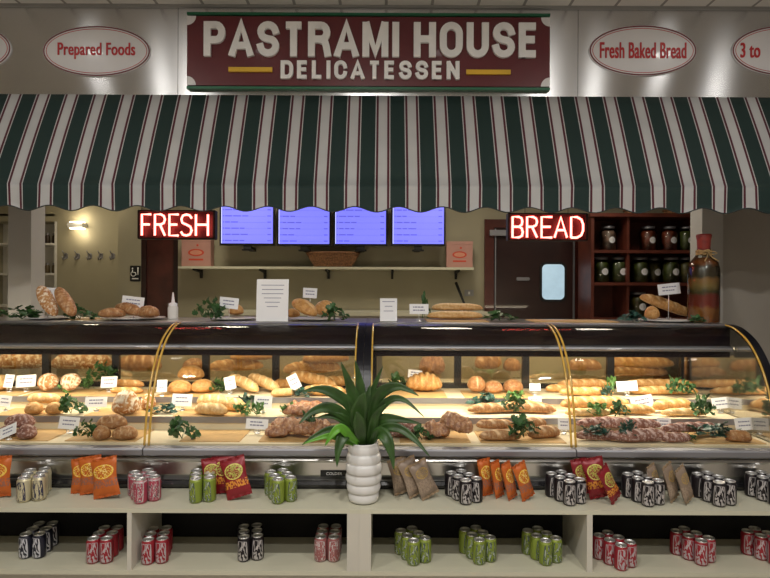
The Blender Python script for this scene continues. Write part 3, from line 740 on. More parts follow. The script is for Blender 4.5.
def case(xa, xb, xdiv, doors, lab, badge):
    o = empty('display_case', ((xa+xb)/2, 3.10, 0)); tag(o, lab, 'display case', 'refrigerated bread display cases')
    cx = (xa+xb)/2; a, c = xa-cx, xb-cx
    Y = lambda y: y-3.10
    def pb(name, m_, *bx):
        x0, x1, y0, y1, z0, z1 = bx
        return MB().box(x0, x1, Y(y0), Y(y1), z0, z1).build(name, m_, o)
    pb('base_body', M['case_steel'], a, c, 3.125, 4.14, .425, .60)
    pb('plinth', M['matblack'], a+.02, c-.02, 3.25, 4.10, 0, .424)
    # rounded steel lower front + black kick bar
    MB().profx([(Y(3.125), .468), (Y(3.105), .50), (Y(3.105), .568), (Y(3.085), .572), (Y(3.078), .583), (Y(3.085), .596), (Y(3.125), .60)], a, c).build('front_panel', M['case_steel'], o)
    MB().profx([(Y(3.125), .424), (Y(3.108), .430), (Y(3.100), .447), (Y(3.108), .463), (Y(3.125), .466)], a, c, smooth=False).build('kick_bar', M['black'], o)
    for x0, x1 in ((a, xdiv-cx-.003), (xdiv-cx+.003, c)):
        MB().profx([(Y(3.055), .612), (Y(3.048), .62), (Y(3.048), .645), (Y(3.055), .653), (Y(3.10), .656), (Y(3.10), .600)], x0, x1).build('bumper_rail', M['alu'], o)
    # deck tiers
    for i, (t0, nm) in enumerate(((1, 'deck_front'), (2, 'deck_middle'), (3, 'deck_rear'))):
        z, y0, y1 = T[t0]
        yy1 = 4.12
        zz0 = .601 if t0 == 1 else T[t0-1][0]
        if t0 == 1: y0 = 3.125
        t_ = pb(nm, M['tier'], a+.02, c-.02, y0, yy1 if t0 == 3 else y1 if t0 == 1 else y1, zz0, z)
    for t0 in (2, 3):
        z, y0, y1 = T[t0]
        MB().box(a+.02, c-.02, Y(y0)-.006, Y(y0)-.0003, z-.032, z+.004).build('tier_lip', M['alu'], o)
    # curved glass lids
    def glass(x0, x1):
        vs, fs = [], []
        for k2 in (0, 1):
            for (y, z) in SP:
                vs += [(x0, Y(y)+k2*.0, z), (x1, Y(y)+k2*.0, z)]
            break
        for i in range(len(SP)-1): fs.append((2*i, 2*i+1, 2*i+3, 2*i+2))
        g = MB().add(vs, fs, 0, True).build('curved_glass', M['glass'], o)
        return g
    xd_ = xdiv-cx
    g1 = glass(a+.012, xd_-.014); g2 = glass(xd_+.014, c-.012)
    for x, g in ((a+.045, g1), (xd_-.012, g1), (xd_+.012, g2), (c-.045, g2)):
        MB().tube([(x, Y(y)-.001, z) for y, z in SP], .0062, 6).build('glass_edge', M['amber'], g)
    # solid end trims with tall black posts
    for x in (a, c):
        sgn = 1 if x == a else -1
        th = .040
        poly = [(Y(y)-.012, z+.004) for y, z in SP]+[(Y(y)+.020, z-.012) for y, z in reversed(SP)]
        MB().profx(poly, min(x, x+sgn*th), max(x, x+sgn*th)).build('end_trim', M['trimblack'], o)
        sg2 = [(Y(y)+.02, z-.012) for y, z in SP]+[(Y(4.12), 1.27), (Y(4.12), .60), (Y(3.13), .60)]
        gx = x+sgn*.010
        MB().profx(sg2, gx-.003, gx+.003).build('side_glass', M['endmirror'], o)
    # top
    pb('top_panel', M['case_steel'], a, c, 3.585, 4.14, 1.270, 1.290)
    MB().profx([(Y(3.585), 1.266), (Y(3.570), 1.272), (Y(3.570), 1.290), (Y(3.585), 1.293)], a, c).build('top_edge_strip', M['alu'], o)
    # dark canopy and light fixture behind the glass
    pb('canopy', M['canopy'], a+.03, c-.03, 3.55, 3.70, 1.158, 1.268)
    MB().profx([(Y(3.525), 1.150), (Y(3.520), 1.140), (Y(3.525), 1.128), (Y(3.55), 1.124), (Y(3.55), 1.158)], a+.03, c-.03).build('light_rail', M['alu'], o)
    pb('light_housing', M['canopy'], a+.03, c-.03, 3.551, 3.562, 1.088, 1.157)
    MB().tube([(a+.06, Y(3.605), 1.135), (c-.06, Y(3.605), 1.135)], .012, 8).build('light_tube', M['warmwhite'], o)
    MB().tube([(a+.08, Y(4.155), 1.262), (c-.08, Y(4.155), 1.262)], .010, 8).build('added_rear_tube', M['warmwhite'], o)  # added glowing tube, hidden by the header, to brighten the loaves behind
    L2 = D_.lights.new('added_rear_fill', 'AREA'); L2.shape = 'RECTANGLE'; L2.size = c-a-.2; L2.size_y = .04; L2.energy = 4.; L2.color = (1, .86, .64)  # added fill light for the loaves behind the rear glass
    l2 = D_.objects.new('added_rear_fill', L2); C.objects.link(l2); l2.location = (cx, 4.165, 1.245); l2.rotation_euler = (R(22), 0, 0)
    # rear doors
    pb('rear_header', M['black'], a+.03, c-.03, 4.085, 4.13, 1.04, 1.269)
    pb('rear_sill', M['black'], a+.03, c-.03, 4.085, 4.13, .801, .835)
    xs = [at(px, 370, 4.1).x-cx for px in doors]
    xs = [x for x in xs if a+.05 < x < c-.05]
    ed = [a+.03]+xs+[c-.03]
    for x0, x1 in zip(ed, ed[1:]):
        d_ = MB().box(x0, x0+.03, Y(4.095), Y(4.125), .835, 1.04).box(x1-.02, x1-.0005, Y(4.095), Y(4.125), .835, 1.04).build('rear_door', M['black'], o)
        MB().box(x0+.03, x1-.02, Y(4.108), Y(4.114), .836, 1.039).build('door_pane', M['reardoor'], d_)
    if badge:
        p = at(333.5, 473.5, 3.10)
        bd = MB().box(p.x-cx-.07, p.x-cx+.07, -.001, .006, p.z-.016, p.z+.016).build('maker_badge', M['matblack'], o)
        text_obj('badge_text', 'COLDER', .085, .014, .002, M['swhite'], bd, (p.x-cx+.004, -.0025, p.z), 0)
    L_ = D_.lights.new('case_light', 'AREA'); L_.shape = 'RECTANGLE'; L_.size = c-a-.2; L_.size_y = .05; L_.energy = CASE_E; L_.color = (1, .87, .67)
    lo = D_.objects.new('case_light', L_); C.objects.link(lo); lo.location = (cx, 3.59, 1.075); lo.rotation_euler = (R(12), 0, 0)
CASE_E = 9.5
CLx0, CLx1 = -3.3, at(364, 380, 3.3).x-.001
CRx0, CRx1 = at(364, 380, 3.3).x+.001, 2.15
case(CLx0, CLx1, -1.275, (45, 115, 205, 275), 'long curved-glass bread display case left of the potted plant', True)
case(CRx0, CRx1, 1.015, (457, 525, 610, 683), 'long curved-glass bread display case right of the potted plant', False)

# ================================================================= BREAD
def bread_mesh(name, L, W, Hh, kind, crust, seed):
    rnd = random.Random(seed); off = Vector((rnd.uniform(0, 50), rnd.uniform(0, 50), rnd.uniform(0, 50)))
    nu, nv = (44, 18) if kind in ('baguette', 'braid') else (34, 22)
    pe = {'baguette': 3.2, 'boule': 2.0, 'bun': 2.1, 'batard': 2.3, 'braid': 3.5, 'croissant': 2.2, 'flat': 3.6}[kind]
    vs, sc, fs = [], [], []
    def ss(a, b_, x): t = min(max((x-a)/(b_-a), 0), 1); return t*t*(3-2*t)
    cuts = max(3, int(L/.06)) if kind == 'baguette' else 3
    for i in range(nu+1):
        t = -1+2*i/nu; t = math.sin(t*PI/2)*.999 if kind not in ('baguette', 'braid', 'flat') else (abs(t)**.85)*(1 if t > 0 else -1)*.999
        r = max(1-abs(t)**pe, 0)**(1/2.0 if kind not in ('baguette',) else .5)
        for j in range(nv):
            a = 2*PI*j/nv
            y = math.cos(a)*W/2*r; z = math.sin(a)
            zz = (z if z > 0 else z*.45)*Hh*r
            x = t*L/2
            s_ = 0.; lift = 0.
            up = max(z, 0)
            if kind == 'baguette':
                q = (t*cuts*.5+math.cos(a)*.45)
                fr = abs((q % 1.)-.5)
                s_ = ss(.20, .05, fr)*ss(.25, .7, up)*ss(1, .85, abs(t)); lift = -.06*s_+.05*ss(.2, .45, fr)*up
            elif kind == 'boule':
                u_, v_ = t*2.4, math.cos(a)*r*2.4
                fr = min(abs((u_+.5) % 1-.5), abs((v_+.5) % 1-.5)) if seed % 2 else min(abs(u_*.6), abs(v_*.6))
                s_ = ss(.13, .04, fr)*ss(.2, .5, up); lift = -.07*s_
            elif kind == 'bun':
                fr = abs(math.cos(a)*r+.12*math.sin(t*2)); s_ = ss(.20, .05, fr)*ss(.3, .6, up)*ss(.9, .6, abs(t))*.8; lift = -.10*s_
            elif kind == 'batard':
                wv = noise.noise(Vector((t*3, math.cos(a)*3, 0))+off)*.25; fr = abs(((t*1.5+math.cos(a)*.9+wv+.2*seed) % 1.)-.5); s_ = ss(.10, .02, fr)*ss(.3, .6, up)*ss(.95, .7, abs(t))*.75; lift = -.07*s_
            elif kind == 'croissant':
                fr = abs(((t*3.0+.2*math.cos(a)) % 1.)-.5); lift = -.18*ss(.25, .5, fr); s_ = .6*ss(.15, .0, fr)*ss(.2, .7, up)
            elif kind == 'braid':
                n_ = noise.noise(Vector((x, y, zz))*38+off); n2 = noise.noise(Vector((x, y, zz))*80+off)
                lift = .38*n_+.16*n2; s_ = .0
            n0 = noise.noise(Vector((x/L*4, y/L*4, zz/L*4))+off)
            g = 1+lift+.07*n0
            bend = .03*L*math.sin(t*2+seed)
            vs.append((x*(1+.02*n0), y*g+bend*.5, zz*g)); sc.append(s_)
    for i in range(nu):
        for j in range(nv):
            fs.append((i*nv+j, (i+1)*nv+j, (i+1)*nv+(j+1) % nv, i*nv+(j+1) % nv))
    fs += [tuple(range(nv)), tuple(nu*nv+j for j in reversed(range(nv)))]
    zmin = min(v[2] for v in vs)
    vs = [(x, y, z-zmin) for x, y, z in vs]
    zm = max(v[2] for v in vs)
    vs = [(x, y, z*Hh/zm) for x, y, z in vs]
    me = D_.meshes.new(name); me.from_pydata(vs, [], fs); me.materials.append(B[crust])
    me.polygons.foreach_set('use_smooth', [True]*len(fs))
    at_ = me.attributes.new('score', 'FLOAT', 'POINT'); at_.data.foreach_set('value', sc)
    me.update(); return me
seedc = [0]
KN = {'baguette': 'baguette', 'boule': 'round_loaf', 'bun': 'bread_roll', 'batard': 'bread_loaf', 'braid': 'nut_loaf', 'croissant': 'ridged_loaf', 'flat': 'flat_loaf'}
KW = {'baguette': 1.0, 'boule': 1.4, 'bun': 1.35, 'batard': 1.35, 'braid': 1.2, 'croissant': 1.4, 'flat': 1.5}
BREADS = []
def bread(kind, crust, px, py, w, h, tier, lab, yaw=0, pitch=0, lift=0., roll=0., group=None, wid=None):
    """px,py: centre in the photograph; w,h: its size in pixels"""
    z, y0, y1 = T[tier]
    seedc[0] += 1
    vert = abs(roll) > 30
    base = py+h/2; h *= 1.12 if roll == 0 else 1.
    dx, dy = unroll(px, base); Y = (H-z-lift)*F/max(dy, 1)
    Y = min(max(Y, y0+.045), y1-.06)
    kx = Y/F
    X = (dx)*kx
    cy = max(math.cos(R(yaw)), .45)
    L = w*kx/cy; Hh = h*kx
    if pitch: Hh = Hh/(1+1.2*abs(math.sin(R(pitch))))
    W = min(Hh*KW[kind], .17) if wid is None else wid
    if kind in ('boule',) : W = L*.92
    if kind == 'bun': W = min(W, L)
    me = bread_mesh(KN[kind], L, W, Hh, kind, crust, seedc[0])
    o = D_.objects.new(KN[kind], me); C.objects.link(o)
    zz = z+lift+.0045+(L/2*abs(math.sin(R(pitch))) if pitch else 0)
    if roll: zz += W/2*math.sin(R(roll))
    o.location = (X, Y, zz); o.rotation_euler = (R(roll), R(pitch), R(yaw))
    tag(o, lab, 'bread', group)
    BREADS.append(o); return o

def board(px0, px1, tier, fr, to, lab):
    z, y0, y1 = T[tier]; ya, yb = y0+(y1-y0)*fr, y0+(y1-y0)*to
    ym = (y0+y1)/2; xa, xb = (px0-385)*ym/F, (px1-385)*ym/F
    o = MB().profx([(-(yb-ya)/2, 0), ((yb-ya)/2, 0), ((yb-ya)/2, .003), ((yb-ya)/2-.002, .0042), (-(yb-ya)/2+.002, .0042), (-(yb-ya)/2, .003)], -(xb-xa)/2, (xb-xa)/2).build('wooden_board', M['wood'], None, ((xa+xb)/2, (ya+yb)/2, z+.0002))
    tag(o, lab, 'board', 'thin wooden serving boards in the cases')
for a in ((-12, 62, 1, .06, .93, 'thin wooden board under the dusty rye loaf, far left'),
          (78, 146, 1, .06, .93, 'thin wooden board on front deck beneath three brown loaves'),
          (188, 246, 1, .06, .93, 'bare thin wooden board on front deck of left case'),
          (264, 348, 1, .06, .93, 'thin wooden board on front deck under braided nut loaf'),
          (6, 66, 2, .06, .9, 'thin wooden board on middle deck under long roll and two buns'),
          (94, 160, 2, .06, .9, 'thin wooden board on middle deck under the cross-cut round loaf'),
          (180, 250, 2, .06, .9, 'thin wooden board on middle deck under pale baguettes, left case'),
          (-20, 34, 3, .05, .7, 'thin wooden board on rear deck under the leftmost cut loaf'),
          (40, 100, 3, .05, .7, 'thin wooden board on rear deck behind two floured round loaves'),
          (102, 158, 3, .05, .7, 'thin wooden board on rear deck under baguettes behind round loaf'),
          (166, 222, 3, .05, .7, 'thin wooden board on rear deck under the stacked golden rolls'),
          (385, 445, 3, .05, .7, 'thin wooden board on rear deck under golden ridged loaf'),
          (400, 468, 1, .06, .93, 'thin wooden board on front deck under nut loaves, right case'),
          (478, 560, 1, .06, .93, 'thin wooden board under seeded baguettes on front deck'),
          (462, 530, 3, .05, .7, 'thin wooden board on rear deck under three brown rolls'),
          (683, 752, 1, .06, .93, 'thin wooden board on front deck at the right end'),):
    board(*a)

# --- left case, rear deck
bread('batard', 'pale', 1, 384, 16, 14, 3, 'pale cut loaf at far left edge of rear deck', yaw=10)
bread('boule', 'flour', 50, 386, 20, 12, 3, 'left one of two floured patterned round loaves', pitch=0, roll=52)
bread('boule', 'flour', 73, 386, 20, 12, 3, 'right one of two floured patterned round loaves', yaw=-8, roll=52)
bread('baguette', 'gold', 129, 384, 34, 7, 3, 'golden baguette behind the cross-cut round loaf, upper of two', yaw=-14, lift=.02)
bread('baguette', 'gold', 127, 391, 34, 6, 3, 'golden baguette behind the cross-cut round loaf, lower of two', yaw=-4)
bread('bun', 'gold', 180, 388, 24, 12, 3, 'golden roll at bottom left of the stacked trio')
bread('bun', 'gold', 203, 387, 23, 12, 3, 'golden roll at bottom right of the stacked trio', yaw=12)
bread('bun', 'gold', 191, 374, 26, 13, 3, 'golden roll on top of the stacked trio', lift=.058)
bread('baguette', 'pale', 243, 386, 38, 12, 3, 'pale stick beside tilted card, farther left of the pair', yaw=-38, pitch=9)
bread('baguette', 'pale', 263, 385, 38, 12, 3, 'pale stick sloping down beside the first pale stick', yaw=-38, pitch=9)
bread('flat', 'gold', 284, 384, 22, 8, 3, 'short golden roll between sloping sticks and tilted card', yaw=-5)
bread('flat', 'pale', 283, 393, 24, 7, 3, 'pale flat roll on front edge of rear deck', yaw=4)
bread('baguette', 'gold', 313, 382, 50, 12, 3, 'long golden baguette sloping beside the potted plant', yaw=-30, pitch=7)
bread('baguette', 'gold', 333, 380, 34, 10, 3, 'golden baguette end rising behind the sloping baguette', yaw=16, lift=.01)
bread('baguette', 'gold', 324, 391, 46, 10, 3, 'golden baguette lying lowest beside the potted plant', yaw=-8)
# left case, middle deck
bread('baguette', 'pale', 44, 399, 34, 9, 2, 'long pale roll lying across two small buns', lift=.040)
bread('bun', 'gold', 34, 410, 17, 11, 2, 'small golden bun left under the long roll')
bread('bun', 'gold', 54, 410, 15, 11, 2, 'small golden bun right under the long roll')
bread('boule', 'flour', 126, 404, 26, 22, 2, 'big round loaf with cross cut on top', yaw=-12)
bread('bun', 'flour', 148, 402, 15, 14, 2, 'small floured roll next to the cross-cut round loaf')
bread('baguette', 'pale', 214, 399, 38, 12, 2, 'pale baguette at back of the left case trio', yaw=-20, lift=.012)
bread('baguette', 'pale', 229, 405, 36, 12, 2, 'pale baguette at right of the left case trio', yaw=-12)
bread('baguette', 'pale', 211, 410, 36, 11, 2, 'floured pale baguette at front of the left case trio', yaw=-16)
bread('braid', 'nut', 306, 402, 40, 9, 2, 'purple-brown nut loaf behind the braided nut loaf', yaw=-3)
bread('braid', 'nut', 300, 411, 34, 10, 2, 'knobbly nut loaf between two herb sprigs', yaw=6)
# left case, front deck
bread('batard', 'rye', 20, 422, 30, 12, 1, 'dusty rye loaf lying on a small rye bun', yaw=-6, lift=.035)
bread('bun', 'rye', 27, 433, 18, 13, 1, 'small dusty rye bun beneath the rye loaf')
bread('batard', 'rye', 8, 432, 18, 10, 1, 'small rye loaf behind the tilted price card')
bread('batard', 'brown', 112, 423, 30, 13, 1, 'brown loaf on top of two others, front deck', lift=.045)
bread('bun', 'brown', 102, 434, 17, 13, 1, 'brown bun lower left beneath the brown loaf')
bread('batard', 'brown', 125, 434, 25, 12, 1, 'brown loaf lower right beneath the brown loaf', yaw=-8)
bread('braid', 'nut', 277, 432, 24, 12, 1, 'dark nut loaf end at lower left of braided pile')
bread('braid', 'nut', 293, 427, 46, 15, 1, 'long braided nut loaf slanting across front deck', yaw=-24, lift=.012)
bread('braid', 'nut', 320, 429, 24, 16, 1, 'short nut loaf touching the potted plant leaves', yaw=8)
# right case, rear deck
bread('croissant', 'gold', 424, 383, 36, 17, 3, 'golden ridged loaf beside the potted plant', yaw=-6)
bread('boule', 'brown', 476, 386, 18, 15, 3, 'round brown roll with open cut, first of three', roll=25)
bread('bun', 'brown', 493, 388, 20, 11, 3, 'brown roll in the middle of three rear rolls')
bread('bun', 'brown', 513, 387, 20, 12, 3, 'brown roll on the right of three rear rolls')
bread('baguette', 'gold', 560, 389, 30, 7, 3, 'baguette end left of the glass joint, rear deck', yaw=3)
bread('baguette', 'gold', 585, 384, 56, 8, 3, 'upper golden baguette right of the glass joint', lift=.018, yaw=3)
bread('baguette', 'gold', 586, 392, 54, 8, 3, 'lower golden baguette right of the glass joint')
bread('baguette', 'gold', 660, 384, 72, 8, 3, 'long upper golden baguette right of white rear card', lift=.018)
bread('baguette', 'gold', 664, 391, 70, 8, 3, 'long lower golden baguette right of white rear card')
# right case, middle deck
bread('baguette', 'gold', 520, 399, 52, 8, 2, 'golden baguette at the back of the herb-topped trio', yaw=7, lift=.012)
bread('baguette', 'brown', 493, 409, 52, 9, 2, 'brown baguette at left of the herb-topped trio', yaw=6)
bread('baguette', 'brown', 534, 409, 44, 9, 2, 'brown baguette at right of the herb-topped trio', yaw=-5)
bread('baguette', 'gold', 595, 401, 72, 11, 2, 'thick golden baguette slanting behind two herb sprigs', yaw=9, lift=.02)
bread('baguette', 'gold', 632, 410, 44, 9, 2, 'golden baguette running right of the slanting thick one', yaw=-8, lift=.0)
bread('baguette', 'pale', 590, 413, 50, 7, 2, 'pale baguette at front edge under the herb sprigs')
bread('baguette', 'gold', 672, 405, 46, 10, 2, 'golden baguette left of large rightmost herb sprig', yaw=12, lift=.012)
bread('baguette', 'pale', 684, 413, 48, 7, 2, 'pale baguette at front edge below large herb sprig')
# right case, front deck
bread('braid', 'rye', 402, 430, 34, 15, 1, 'dark purple-brown nut loaf behind plant leaves', yaw=-5)
bread('braid', 'nut', 436, 430, 28, 16, 1, 'brown nut loaf beside the tilted round nut loaf')
bread('braid', 'nut', 455, 425, 31, 20, 1, 'large tilted nut loaf resting on brown nut loaf', yaw=-25, pitch=14, lift=.02)
bread('baguette', 'brown', 495, 425, 38, 9, 1, 'seeded brown stick, upper left in front group', lift=.03)
bread('baguette', 'brown', 500, 436, 42, 10, 1, 'seeded brown stick, lower left in front group')
bread('baguette', 'brown', 532, 423, 30, 9, 1, 'seeded brown stick, upper right in front group', yaw=10, lift=.03)
bread('baguette', 'brown', 544, 433, 34, 11, 1, 'seeded brown stick, lower right in front group', yaw=14)
bread('baguette', 'rye', 618, 424, 84, 10, 1, 'long dusty purple rye stick right of glass joint', yaw=-2, lift=.028)
bread('baguette', 'rye', 598, 436, 46, 9, 1, 'rye stick lower left beneath the dark herb sprigs')
bread('baguette', 'rye', 640, 436, 62, 12, 1, 'thick rye stick lower right of dark herb sprigs', yaw=5)
bread('baguette', 'rye', 690, 428, 64, 9, 1, 'rye stick slanting in the rightmost front group', yaw=8, lift=.02)
bread('baguette', 'rye', 676, 439, 30, 9, 1, 'short rye stick at left of rightmost board')
bread('flat', 'brown', 738, 437, 24, 10, 1, 'brown loaf end at the right of rightmost board', yaw=-8)

# --- rolling rack shelf behind the cases, seen through the rear glass
T[4] = (.80, 4.20, 4.52)
for nm, xa, xb in (('behind the left case', -2.4, -.16), ('behind the right case', -.02, 2.1)):
    o = empty('service_shelf', ((xa+xb)/2, 4.18, 0)); w_ = (xb-xa)/2
    MB().box(-w_, w_, 0, .38, .765, .80).build('shelf_top', M['counter'], o)
    MB().box(-w_+.02, w_-.02, .02, .36, .0, .764).build('shelf_base', M['wall_dim'], o)
    MB().box(-w_, w_, .34, .38, .801, 1.16).build('shelf_back', M['wall'], o)
    tag(o, 'kitchen-side bread shelf %s, seen through rear glass' % nm, 'shelf', 'service shelves')
for i, (px, py, w, h, yw, kd, cr_) in enumerate(((22, 362, 46, 15, 20, 'baguette', 'flour'), (82, 362, 52, 15, 22, 'baguette', 'flour'), (140, 364, 46, 16, -10, 'baguette', 'brown'), (194, 366, 22, 12, 6, 'batard', 'brown'), (236, 366, 52, 11, 14, 'baguette', 'gold'), (252, 356, 40, 10, 20, 'baguette', 'gold'), (312, 368, 54, 12, 22, 'baguette', 'gold'), (326, 358, 44, 11, 25, 'baguette', 'gold'),
    (432, 366, 26, 18, 0, 'braid', 'nut'), (488, 362, 26, 15, 30, 'baguette', 'brown'), (512, 366, 16, 12, 20, 'batard', 'brown'), (584, 366, 34, 11, -6, 'baguette', 'brown'), (636, 372, 64, 10, 3, 'baguette', 'brown'), (640, 363, 66, 11, -2, 'baguette', 'gold'), (664, 352, 44, 9, 3, 'baguette', 'gold'))):
    bread(kd, cr_, px, py, w, h, 4, ['floured loaf behind rear glass at the far left', 'floured loaf behind rear glass above the round loaves', 'brown loaf behind rear glass above the cross-cut loaf', 'short brown loaf behind rear glass beside stacked rolls', 'lower golden baguette behind rear glass over the pale sticks', 'upper golden baguette behind rear glass over the pale sticks', 'lower golden baguette behind rear glass nearest the plant', 'upper golden baguette behind rear glass nearest the plant', 'lumpy dark loaf behind rear glass above ridged loaf', 'brown loaf behind rear glass above the round rolls', 'short brown loaf behind rear glass above round rolls', 'brown loaf behind rear glass right of the joint', 'lower long brown baguette behind rear glass, right case', 'upper long golden baguette behind rear glass, right case', 'topmost golden baguette behind rear glass, right case'][i], yaw=yw, pitch=0,
          lift=max(0., (H-.80)-((py+h/2-289))*4.36/F-.0), group='loaves on the service shelf')
# --- top of the cases
def plate(px, rpx, lab, Y=3.85):
    x = (px-385)*Y/F; r = rpx*Y/F
    o = MB().lathe([(r*.6, 0), (r*.65, .003), (r*.98, .012), (r, .015), (r*.97, .016), (r*.6, .007), (0, .006)], 36).build('serving_plate', M['ceramic'], None, (x, Y, 1.2902))
    tag(o, lab, 'plate', 'round plates on the display cases'); return o
plate(51, 34*.8, 'dark-edged round plate under two upright floured loaves')
plate(134, 30, 'round plate under three crusty loaves before corner wall')
plate(234, 24, 'white round plate holding one small cut loaf')
plate(314, 26, 'white round plate piled with golden bread chunks')
plate(665, 26, 'white round plate beneath leaning baguette by the layered bottle')
TP = .016
bread('batard', 'flour', 46, 313, 34, 15, 0, 'floured upright loaf on the plate, nearer the pillar', yaw=-30, pitch=50, lift=TP, wid=.10)
bread('batard', 'brown', 64, 313, 32, 15, 0, 'brown upright loaf on the plate beside floured one', yaw=-30, pitch=50, lift=TP, wid=.10)
bread('batard', 'brown', 112, 314, 26, 9, 0, 'brown loaf at left on the plate of three', yaw=8, lift=TP)
bread('batard', 'brown', 128, 312, 32, 12, 0, 'crusty brown loaf sloping in the middle of three', yaw=-30, pitch=10, lift=TP)
bread('batard', 'brown', 148, 313, 24, 11, 0, 'crusty brown loaf at right on the plate of three', yaw=-20, lift=TP)
bread('bun', 'gold', 236, 311, 15, 10, 0, 'small cut loaf alone on white plate', lift=TP)
bread('bun', 'gold', 303, 311, 27, 17, 0, 'biggest golden bread chunk on plate behind paper notice', yaw=-35, pitch=22, lift=TP)
bread('bun', 'gold', 325, 309, 20, 14, 0, 'golden bread chunk next to the ivy on plate', yaw=25, lift=TP)
bread('bun', 'gold', 293, 314, 14, 8, 0, 'small golden chunk low on plate behind paper notice', lift=TP)
bread('flat', 'pale', 455, 316, 56, 7, 0, 'lower long flat golden loaf on top of right case', lift=.006, wid=.10)
bread('flat', 'pale', 457, 308, 52, 7, 0, 'upper long flat golden loaf on top of right case', lift=.055, wid=.10)
bread('bun', 'gold', 652, 314, 14, 12, 0, 'short golden loaf end under the leaning baguette', lift=TP)
bread('baguette', 'gold', 664, 305, 54, 14, 0, 'long golden baguette leaning beside layered bottle', yaw=0, pitch=20, lift=TP-.012)
def tboard(px0, px1, lab):
    Y = 3.86; xa, xb = (px0-385)*Y/F, (px1-385)*Y/F
    o = MB().box(-(xb-xa)/2, (xb-xa)/2, -.13, .13, 0, .005).build('wooden_board', M['wood'], None, ((xa+xb)/2, Y, 1.2902))
    tag(o, lab, 'board', 'boards on top of the cases')
tboard(426, 486, 'wooden board under the two long flat loaves')
tboard(530, 612, 'bare wooden board on top of right case before swing door')
tboard(76, 100, 'small wooden board beside the ivy on top of left case')

# ================================================================= CARDS
def card(px, py, w, h, tier, lab, tilt=0, yaw=0, stem=True, lift=.0, lines=2, Yfix=None, lean=14):
    z, y0, y1 = T[tier]
    if Yfix: Y = Yfix
    else:
        dx, dy = unroll(px, py+h/2+5); Y = min(max((H-z)*F/max(dy, 1), y0+.03), y1-.04)
    p = at(px, py, Y); kx = Y/F
    o = empty('price_card', (p.x, Y, z+.0045), (0, 0, R(yaw)))
    W, Hh = w*kx/2, h*kx/2; cz = p.z-z-.0045
    if cz < Hh*.8: cz = Hh*1.02
    rot = Matrix.Translation((0, 0, cz)) @ Matrix.Rotation(R(-tilt), 4, 'Y') @ Matrix.Rotation(R(-lean), 4, 'X')
    m = MB().box(-W, W, -.0012, .0012, -Hh, Hh, 0, rot)
    rr = random.Random(int(px*7+py)); 
    for q in range(lines):
        zq = Hh*(.38-.62*q); x = -W*.62
        while x < W*.5:
            l = rr.uniform(.12, .34)*W; m.box(x, min(x+l, W*.66), -.0018, -.0012, zq-.0035, zq+.0035, 1, rot); x += l+.05*W
    m.build('card_face', [M['paper'], M['ink']], o)
    if stem:
        st = MB().tube([(0, .004, cz-Hh*.5), (0, .006, .006)], .0022, 6).lathe([(.017, 0), (.015, .004), (.004, .008)], 12, c=(0, .006, 0))
        st.tube([(-.012, .0, .006), (-.014, .0, .018), (-.004, 0, .016)], .0025, 5).tube([(.012, .0, .006), (.014, .0, .018), (.004, 0, .016)], .0025, 5)
        st.build('card_holder', M['canlid'], o)
    tag(o, lab, 'price card', 'white price cards')
for a in (
 (26, 381, 20, 12, 3, 'white price card left of the two floured round loaves', 4),
 (9, 381, 9, 13, 3, 'narrow white price card before leftmost cut loaf', -4),
 (5, 401, 12, 11, 2, 'white price card at the far left of the middle deck', -6),
 (96, 402, 22, 10, 2, 'white price card left of the cross-cut round loaf', 2),
 (109, 382, 16, 11, 3, 'white price card before golden baguettes, rear deck left', 2),
 (69, 423, 20, 12, 1, 'white price card on front deck between rye and brown loaves', -4),
 (162, 386, 10, 12, 3, 'small white price card beside stacked golden rolls', 2),
 (182, 400, 20, 12, 2, 'white price card below the stacked golden rolls', -2),
 (230, 383, 11, 13, 3, 'small tilted white price card before pale sloping sticks', 14),
 (263, 402, 18, 12, 2, 'white price card right of the pale baguette trio', -2),
 (257, 424, 22, 10, 1, 'white price card left of the braided nut loaf', -3),
 (294, 382, 11, 15, 3, 'white price card tilted like a diamond near plant', 28),
 (415, 374, 14, 8, 3, 'white price card propped on the golden ridged loaf', -6),
 (535, 387, 11, 7, 3, 'tiny white price card on rear deck of brown rolls', 0),
 (535, 401, 13, 9, 2, 'small white price card in front of tiny card', 3),
 (564, 424, 12, 11, 1, 'grey-white price card left of glass joint, front deck', -2),
 (627, 386, 21, 10, 3, 'white price card between upper baguettes, right case rear', 3),
 (642, 402, 22, 12, 2, 'white tilted price card on the middle deck baguettes', 12),
 (664, 423, 14, 10, 1, 'white price card in front of long rye sticks', -2),
 (721, 403, 18, 11, 2, 'white price card right of the big herb sprig', 6),
 (744, 424, 18, 12, 1, 'white price card near side glass, front deck', 4),
): card(*a)
card(8, 431, 18, 12, 1, 'white price card leaning steeply on front deck, far left', 24, lean=35)
card(47, 293, 17, 11, 0, 'white name card above two upright floured loaves', -2, Yfix=3.78, lean=4)
card(133, 302, 22, 11, 0, 'white name card above three crusty brown loaves', -6, Yfix=3.74, lean=4)
card(229, 303, 19, 11, 0, 'white name card tilted behind ivy on white plate', -6, Yfix=3.74, lean=4)
card(310, 293, 14, 10, 0, 'faint white name card behind golden bread chunks', -3, Yfix=3.98, lean=4)
card(419, 309, 19, 10, 0, 'white name card left of the long flat loaves', 0, Yfix=3.66, lean=4)
card(669, 289, 22, 11, 0, 'white name card on a thin stand above leaning baguette', 6, Yfix=3.95, lean=4)
